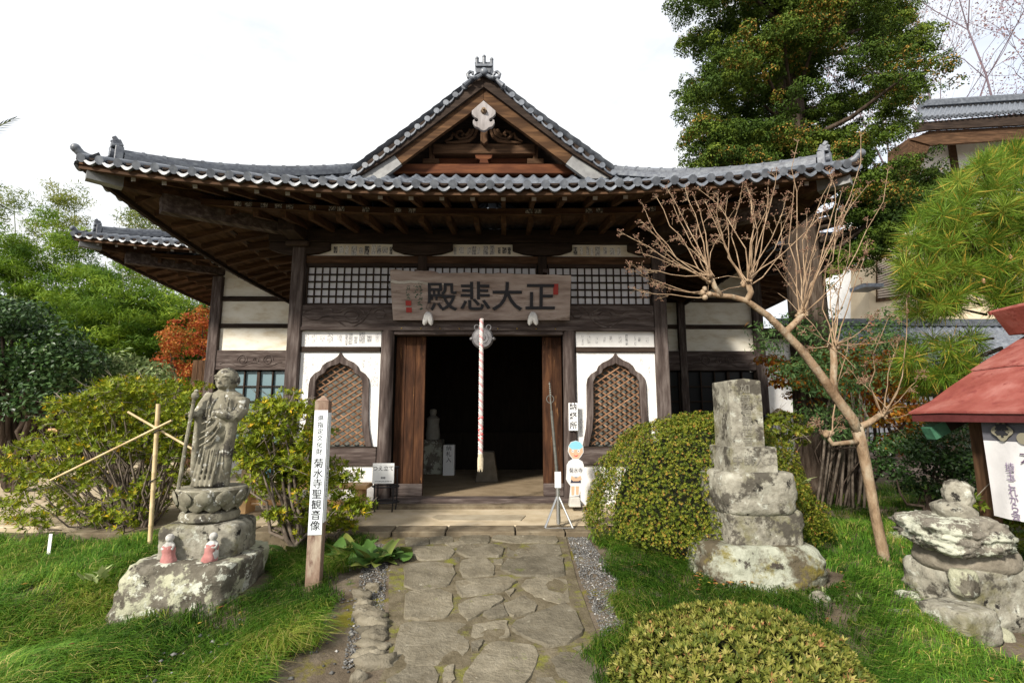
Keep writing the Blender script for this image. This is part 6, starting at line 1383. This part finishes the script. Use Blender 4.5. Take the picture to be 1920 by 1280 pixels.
sh_ = [('a', c3(*q)) for q in ((60,665),(105,870),(195,800),(205,600),(200,480),(290,430),(360,370),(400,480),(480,370),(540,430),(780,600),(560,620),(300,740),(430,700))] + [('g', c3(*q)) for q in ((150,1040),(110,900),(270,1000))] + \
      [('b', c3(*q)) for q in ((580,380),(620,470),(700,410),(760,440),(860,350),(890,360),(910,400),(1060,420),(1150,440),(1120,600),(930,560),(1180,520),(1370,560),(1030,300),(1090,250),(660,520))] + \
      [('c', c3(*q)) for q in ((1210,290),(1230,60),(1440,260),(1465,290),(1650,20),(1520,400),(1350,780),(1700,340),(1830,250),(1120,820),(1080,880),(1290,540),(1600,420),(1540,180))] + \
      [('d', c3(*q)) for q in ((1690,750),(1580,660),(1530,500),(1460,900),(1640,850),(1510,660))] + [('d', (1500,610)), ('d', (1640,590)), ('d', (1620,640)), ('d', (1680,640)), ('d', (1510,655))] + \
      [('e', q) for q in ((1685,640),(1722,700),(1700,560),(1622,690),(1745,640),(1600,700),(1740,752),(1664,600))] + [('f', q) for q in ((1530,790),(1575,790),(1590,640))]
mb = MB(); sd_ = MB(); rr = random.Random(4)
def seeds(p, d, s=1.0):
    for _ in range(rr.randint(4, 7)):
        v = nrm(d + V(rr.gauss(0,.75), rr.gauss(0,.75), rr.gauss(.1,.6)))*rr.uniform(.03,.09)*s; mb.tube([p, p+v*.6+V(0,0,.004), p+v], [.0022,.0018,.0014], 3, cap=False)
        for _ in range(rr.randint(1, 3)): sd_.sphere(p+v+V(rr.gauss(0,.010),rr.gauss(0,.010),rr.gauss(0,.010)), rr.uniform(.0045,.0075), 5, 4)
for kk, (tx, ty) in sh_:
    b = K[kk] + rng.normal(size=3)*.025; dy = rr.uniform(-.55,.45); tp = at(tx, ty, Ym + dy); L = np.linalg.norm(tp-b); d = (tp-b)
    side = V(0,0,-1)*L*.10*(abs(d[0])/(L+1e-6)) + rng.normal(size=3)*.09*L
    P = [b + d*t + side*4*(t-t*t)*.5 + rng.normal(size=3)*.011*L*(0 < t < 1) for t in np.linspace(0,1,7)]; r0 = .0045 + .0035*min(1, L)
    mb.tube(P, [r0*(1-.62*i/6) for i in range(7)], 5, cap=False)
    seeds(P[-1], nrm(d))
    for t in (.55,.66,.76,.85,.92):
        if rr.random() < .75:
            q = b + d*t + side*4*(t-t*t)*.5; v = nrm(nrm(d) + rng.normal(size=3)*.6)*rr.uniform(.08,.20)*min(1, L)*(1.25-t); mb.tube([q, q+v*.5+V(0,0,.008), q+v], [.0034,.0028,.002], 4, cap=False); seeds(q+v, nrm(v), .8)
    if rr.random() < .4:
        v = nrm(nrm(d) + rng.normal(size=3)*.9)*rr.uniform(.2,.5); mb.tube([b, b+v*.5+V(0,0,.03), b+v], [.004,.003,.002], 4, cap=False)
mb.build('crown', noise_mat('shoot_bark', [(.17,.11,.065), (.29,.20,.125), (.40,.30,.20)], scale=8, rough=.8, bump=0), cm, smooth='all'); sd_.build('seed_head', noise_mat('seed_capsule', [(.14,.075,.05), (.25,.14,.095)], scale=30, rough=.9, bump=0), cm)
# ---- broad-leaved ground plants: each leaf its own piece -----------------------------
BRG = leaf_mat('bergenia_leaf', [(.045,.10,.02), (.085,.17,.035), (.13,.22,.055), (.20,.22,.05)], None, .35, .25, .5)
def big_leaf_mesh(k):
    r_ = random.Random(k); n, m_ = 9, 5; v = []
    for i in range(n):
        t = i/(n-1); w = .36*math.sin(math.pi*min(1, t**.62*.97+.012))**.75
        for j in range(m_):
            s = (j/(m_-1)-.5)*2; v.append((t, s*w, .22*abs(s)*w - .42*t*t + .012*math.sin(7*t+k)*s))
    f = [(i*m_+j, i*m_+j+1, (i+1)*m_+j+1, (i+1)*m_+j) for i in range(n-1) for j in range(m_-1)]
    me = fast_mesh('leaf', v, f, BRG, {'tint': np.full(len(v), r_.random())}, smooth=True); return me
BL = [big_leaf_mesh(k) for k in range(5)]
for pi_, (px, py, n, lab) in enumerate(((690,1058,20,'broad-leaved green plant at the end of the terrace kerb'), (655,1045,16,'broad-leaved plant crowded beside the leaning azalea'), (735,1050,14,'broad-leaved plant with pale leaves leaning over the gravel'), (545,1045,16,'broad-leaved plant between the boulder and the inscribed post'))):
    p = gnd(px, py); e = empty('bergenia', p, lab, 'plant')
    for i in range(n):
        o = link('leaf', BL[(i+pi_) % 5], e, p + V(rng.normal()*.09, rng.normal()*.08, .015)); s = rng.uniform(.13,.24); o.scale = (s, s*rng.uniform(.85,1.1), s); o.rotation_euler = (rng.normal()*.2, -rng.uniform(.35,1.25), rng.random()*6.28)
# ---- small tufted plants --------------------------------------------------------------
for px, py, n, s, lab in ((180,1086,14,.13,'pale leafy seedling in the grass left of the boulder'), (112,1102,9,.11,'small leafy seedling low in the grass near the boulder'), (1552,1125,8,.10,'yellow-green seedling at the foot of the stone monument'), (1632,1130,6,.08,'tiny bright green seedling in the lawn near the stone monument'), (1700,1075,26,.10,'low bronze-leaved weed patch at the foot of the bare tree'), (1500,905,8,.12,'tuft of green leaves on a ledge of the stone monument')):
    p = gnd(px, py) if py > 950 else at(px, py, -2.4); e = empty('leafy_plant', p, lab, 'plant'); P = np.repeat(p[None], n, 0) + rng.normal(size=(n,3))*V(.04,.04,.01)*(3 if n > 20 else 1); D = nrm(rand_dir(n)*V(1,1,.4) + V(0,0,.6))
    leaf_obj('foliage', leaves(P, D, np.repeat(V(0,0,1)[None],n,0), rng.uniform(.8,1.4,n)*s, s*.38, .15, np.clip(rng.normal(.75,.15,n),0,1), .15), PALE if n < 20 else ORG if False else AZ2, e)
# ---- grass ------------------------------------------------------------------------------
def blades(P, flow, L, W, m_name=None):
    n = len(P); a = rng.random(n)*6.283; D = nrm(np.stack([np.cos(a), np.sin(a), np.zeros(n)], -1)*.75 + flow); up = V(0,0,1); L = L[:,None]
    bend = rng.uniform(.55,1.0,n)[:,None]; p1 = P + up*L*.45*(1.1-bend*.3) + D*L*.25*bend; p2 = p1 + up*L*(.32-.42*bend) + D*L*.55*bend; S = nrm(np.cross(D, up))*W/2
    v = np.stack([P-S, P+S, p1-S*.9, p1+S*.9, p2], 1).reshape(-1, 3); b = np.arange(n)[:,None]*5; f = np.concatenate([b+[0,1,2], b+[1,3,2], b+[2,3,4]], 0)
    return v, f
def lawn(name, n, xr, yr, keep, label, seed, sc=1.0):
    x = rng.uniform(*xr, n); y = rng.uniform(*yr, n); k = keep(x, y); x, y = x[k], y[k]
    # gather blades into tufts
    m_ = max(1, len(x)//34); tid = rng.integers(0, m_, len(x)); x = x[tid] + rng.normal(size=len(x))*.045; y = y[tid] + rng.normal(size=len(y))*.045
    k = keep(x, y); x, y, tid = x[k], y[k], tid[k]; n = len(x); P = np.stack([x, y, GB(x, y)-.01], -1)
    th = 1.6*np.sin(x*1.3+seed)+1.2*np.cos(y*1.7-x*.6+seed*2); fl = np.stack([np.cos(th), np.sin(th)-.35, np.zeros(n)], -1)*.85
    patch = np.array([mnoise.noise(Vector((a*1.1+seed, b*1.1, 3.3))) for a, b in zip(x, y)])
    L = rng.uniform(.12,.25,n)*(1+.5*patch)*sc; v, f = blades(P, fl, L, rng.uniform(.004,.0065,n)[:,None])
    tuft = rng.normal(size=m_)*.15; t = np.clip(rng.normal(.47+.42*patch, .14, n) + tuft[tid], 0, .95); y_ = rng.random(n) < .05 + .10*np.clip(patch, 0, 1); t[y_] = 1.0
    o = leaf_obj(name, (v, f, np.repeat(t, 5)), M['grass']); tag(o, label, 'grass', kind='stuff'); return o
bx, by = bl_.location[0], bl_.location[1]; bL = np.array([gz(*q, -.25)[:2] for q in ((745,1010),(690,1050),(640,1105),(610,1180),(560,1225),(480,1275),(440,1330))]); bLo = bL[np.argsort(bL[:,1])]
def keepL(x, y): 
    lim = np.interp(y, bLo[:,1], bLo[:,0]) + .05*np.sin(9*y)+.03*np.sin(23*y+x*5)
    return (x < lim) & (((x-bx)/.66)**2 + ((y-by)/.5)**2 > 1) & (y < np.where(x > -3.2, -1.8, -1.75)) & (np.abs(x-b0[0])+np.abs(y-b0[1]) > .1)
lawn('grass', 105000, (-6.2,-.6), (-5.4,-1.8), keepL, 'long mounded grass covering the ground around the boulder', .3, 1.25)
bR = np.array([gz(*q, -.25)[:2] for q in ((1085,1012),(1120,1060),(1150,1110),(1165,1170),(1105,1200),(1118,1280),(1120,1330))]); bRo = bR[np.argsort(bR[:,1])]
tx0, ty0 = tw.location[0], tw.location[1]; cx0, cy0 = ca.location[0], ca.location[1]
def keepR(x, y):
    lim = np.interp(y, bRo[:,1], bRo[:,0]) + .05*np.sin(8*y+1)+.03*np.sin(21*y+x*5)
    return (x > lim) & (((x-tx0)/.72)**2 + ((y-ty0)/.55)**2 > 1) & (((x-cx0-.1)/.55)**2 + ((y-cy0+.12)/.55)**2 > 1) & ((y < -1.8) | (x > 3.35))
lawn('grass', 130000, (.9,6.8), (-5.4,-1.0), keepR, 'fresh green grass spreading around the stone monument and stone pile', 2.1)
lawn('grass', 30000, (3.35,10.5), (-1.05,2.4), lambda x, y: (x > 3.35), 'shaded grass below the nandina and the cypress', 4.4, 1.1)
# ---- palm whose frond tip reaches into the view at the left edge
pc = at(-150, 330, 3.0); pl = empty('palm_tree', (pc[0], 3.0, -.1), 'palm tree standing left of the garden, only a frond tip showing', 'tree')
MB().tube([(pc[0], 3.0, -.1), (pc[0]+.05, 3.0, pc[2]*.5), pc], [.16,.13,.12], 10).build('trunk', M['bark'], pl, smooth='all')
fr = []; st2 = MB(); tips = [at(20, 226, 3.0), at(-60, 120, 3.2)] + [pc + V(1.5*math.cos(a), 1.5*math.sin(a), .3*math.sin(3*a)) for a in (1.2, 2.0, 2.8, 3.6, 4.4, 5.2)]
for tp in tips:
    d = tp - pc; P = np.array([pc + d*t + V(0,0,.35*(t-t*t)) for t in np.linspace(0, 1, 22)]); st2.tube(P[::3], .012, 5)
    side = nrm(np.cross(d, V(0,0,1)))
    for s_ in (-1, 1): fr.append(leaves(P[5:], nrm(side[None]*s_*np.linspace(.9,.15,17)[:,None] + nrm(d)[None]*.8), np.repeat(V(0,0,1)[None],17,0), np.linspace(.5,.22,17), .025, .3, None, .25))
st2.build('frond_stalk', M['culm'], pl); leaf_obj('crown', fr, CAM_R, pl)
p = gnd(92, 1030); o = MB().box((p[0]-.018, p[1]-.004, p[2]-.05), (p[0]+.018, p[1]+.004, p[2]+.16)).build('plant_label', M['white'], bevel=.002); tag(o, 'small white plastic plant label stuck in the grass under the spreading azalea', 'label')
# ---- fallen leaves ------------------------------------------------------------------------
FL = leaf_mat('fallen_leaf', [(.14,.05,.025), (.30,.11,.04), (.42,.20,.06), (.55,.40,.08)], None, .7, .2)
n = 170; P = np.stack([rng.uniform(-4.5,5.5,n), rng.uniform(-5,-1.9,n)], -1); P = np.concatenate([P, GB(P[:,0],P[:,1])[:,None]+.05+.05*(np.abs(P[:,0]-.2)>1.4)[:,None]*rng.random((n,1))], 1); k = (np.abs(P[:,0]-.25) > 1.35); P = P[k]
q = np.stack([rng.uniform(tx0-.8,tx0-.2,70), rng.uniform(ty0-.55,ty0-.15,70), np.full(70,-.17)], -1); q[:,2] += rng.random(70)*.03; P = np.concatenate([P, q])
tag(leaf_obj('fallen_leaf', leaves(P, rand_dir(len(P))*V(1,1,.15), np.repeat(V(0,0,1)[None],len(P),0), rng.uniform(.03,.07,len(P)), .028, .2), FL), 'scattered brown and orange fallen leaves in the grass', 'fallen leaves', kind='stuff')
p = gnd(1735, 1240); e = tag(leaf_obj('yellow_leaf', leaves(np.repeat(p[None],5,0)+V(0,0,.05), nrm(np.array([(math.cos(a), math.sin(a), .2) for a in (.2,.9,1.6,2.3,3.0)])), np.repeat(V(0,-.4,1)[None],5,0), .055, .03, .2, np.array([.97,1,.95,1,.98])), FL), 'yellow fallen maple leaf lying on the grass by the stone pile', 'leaf')
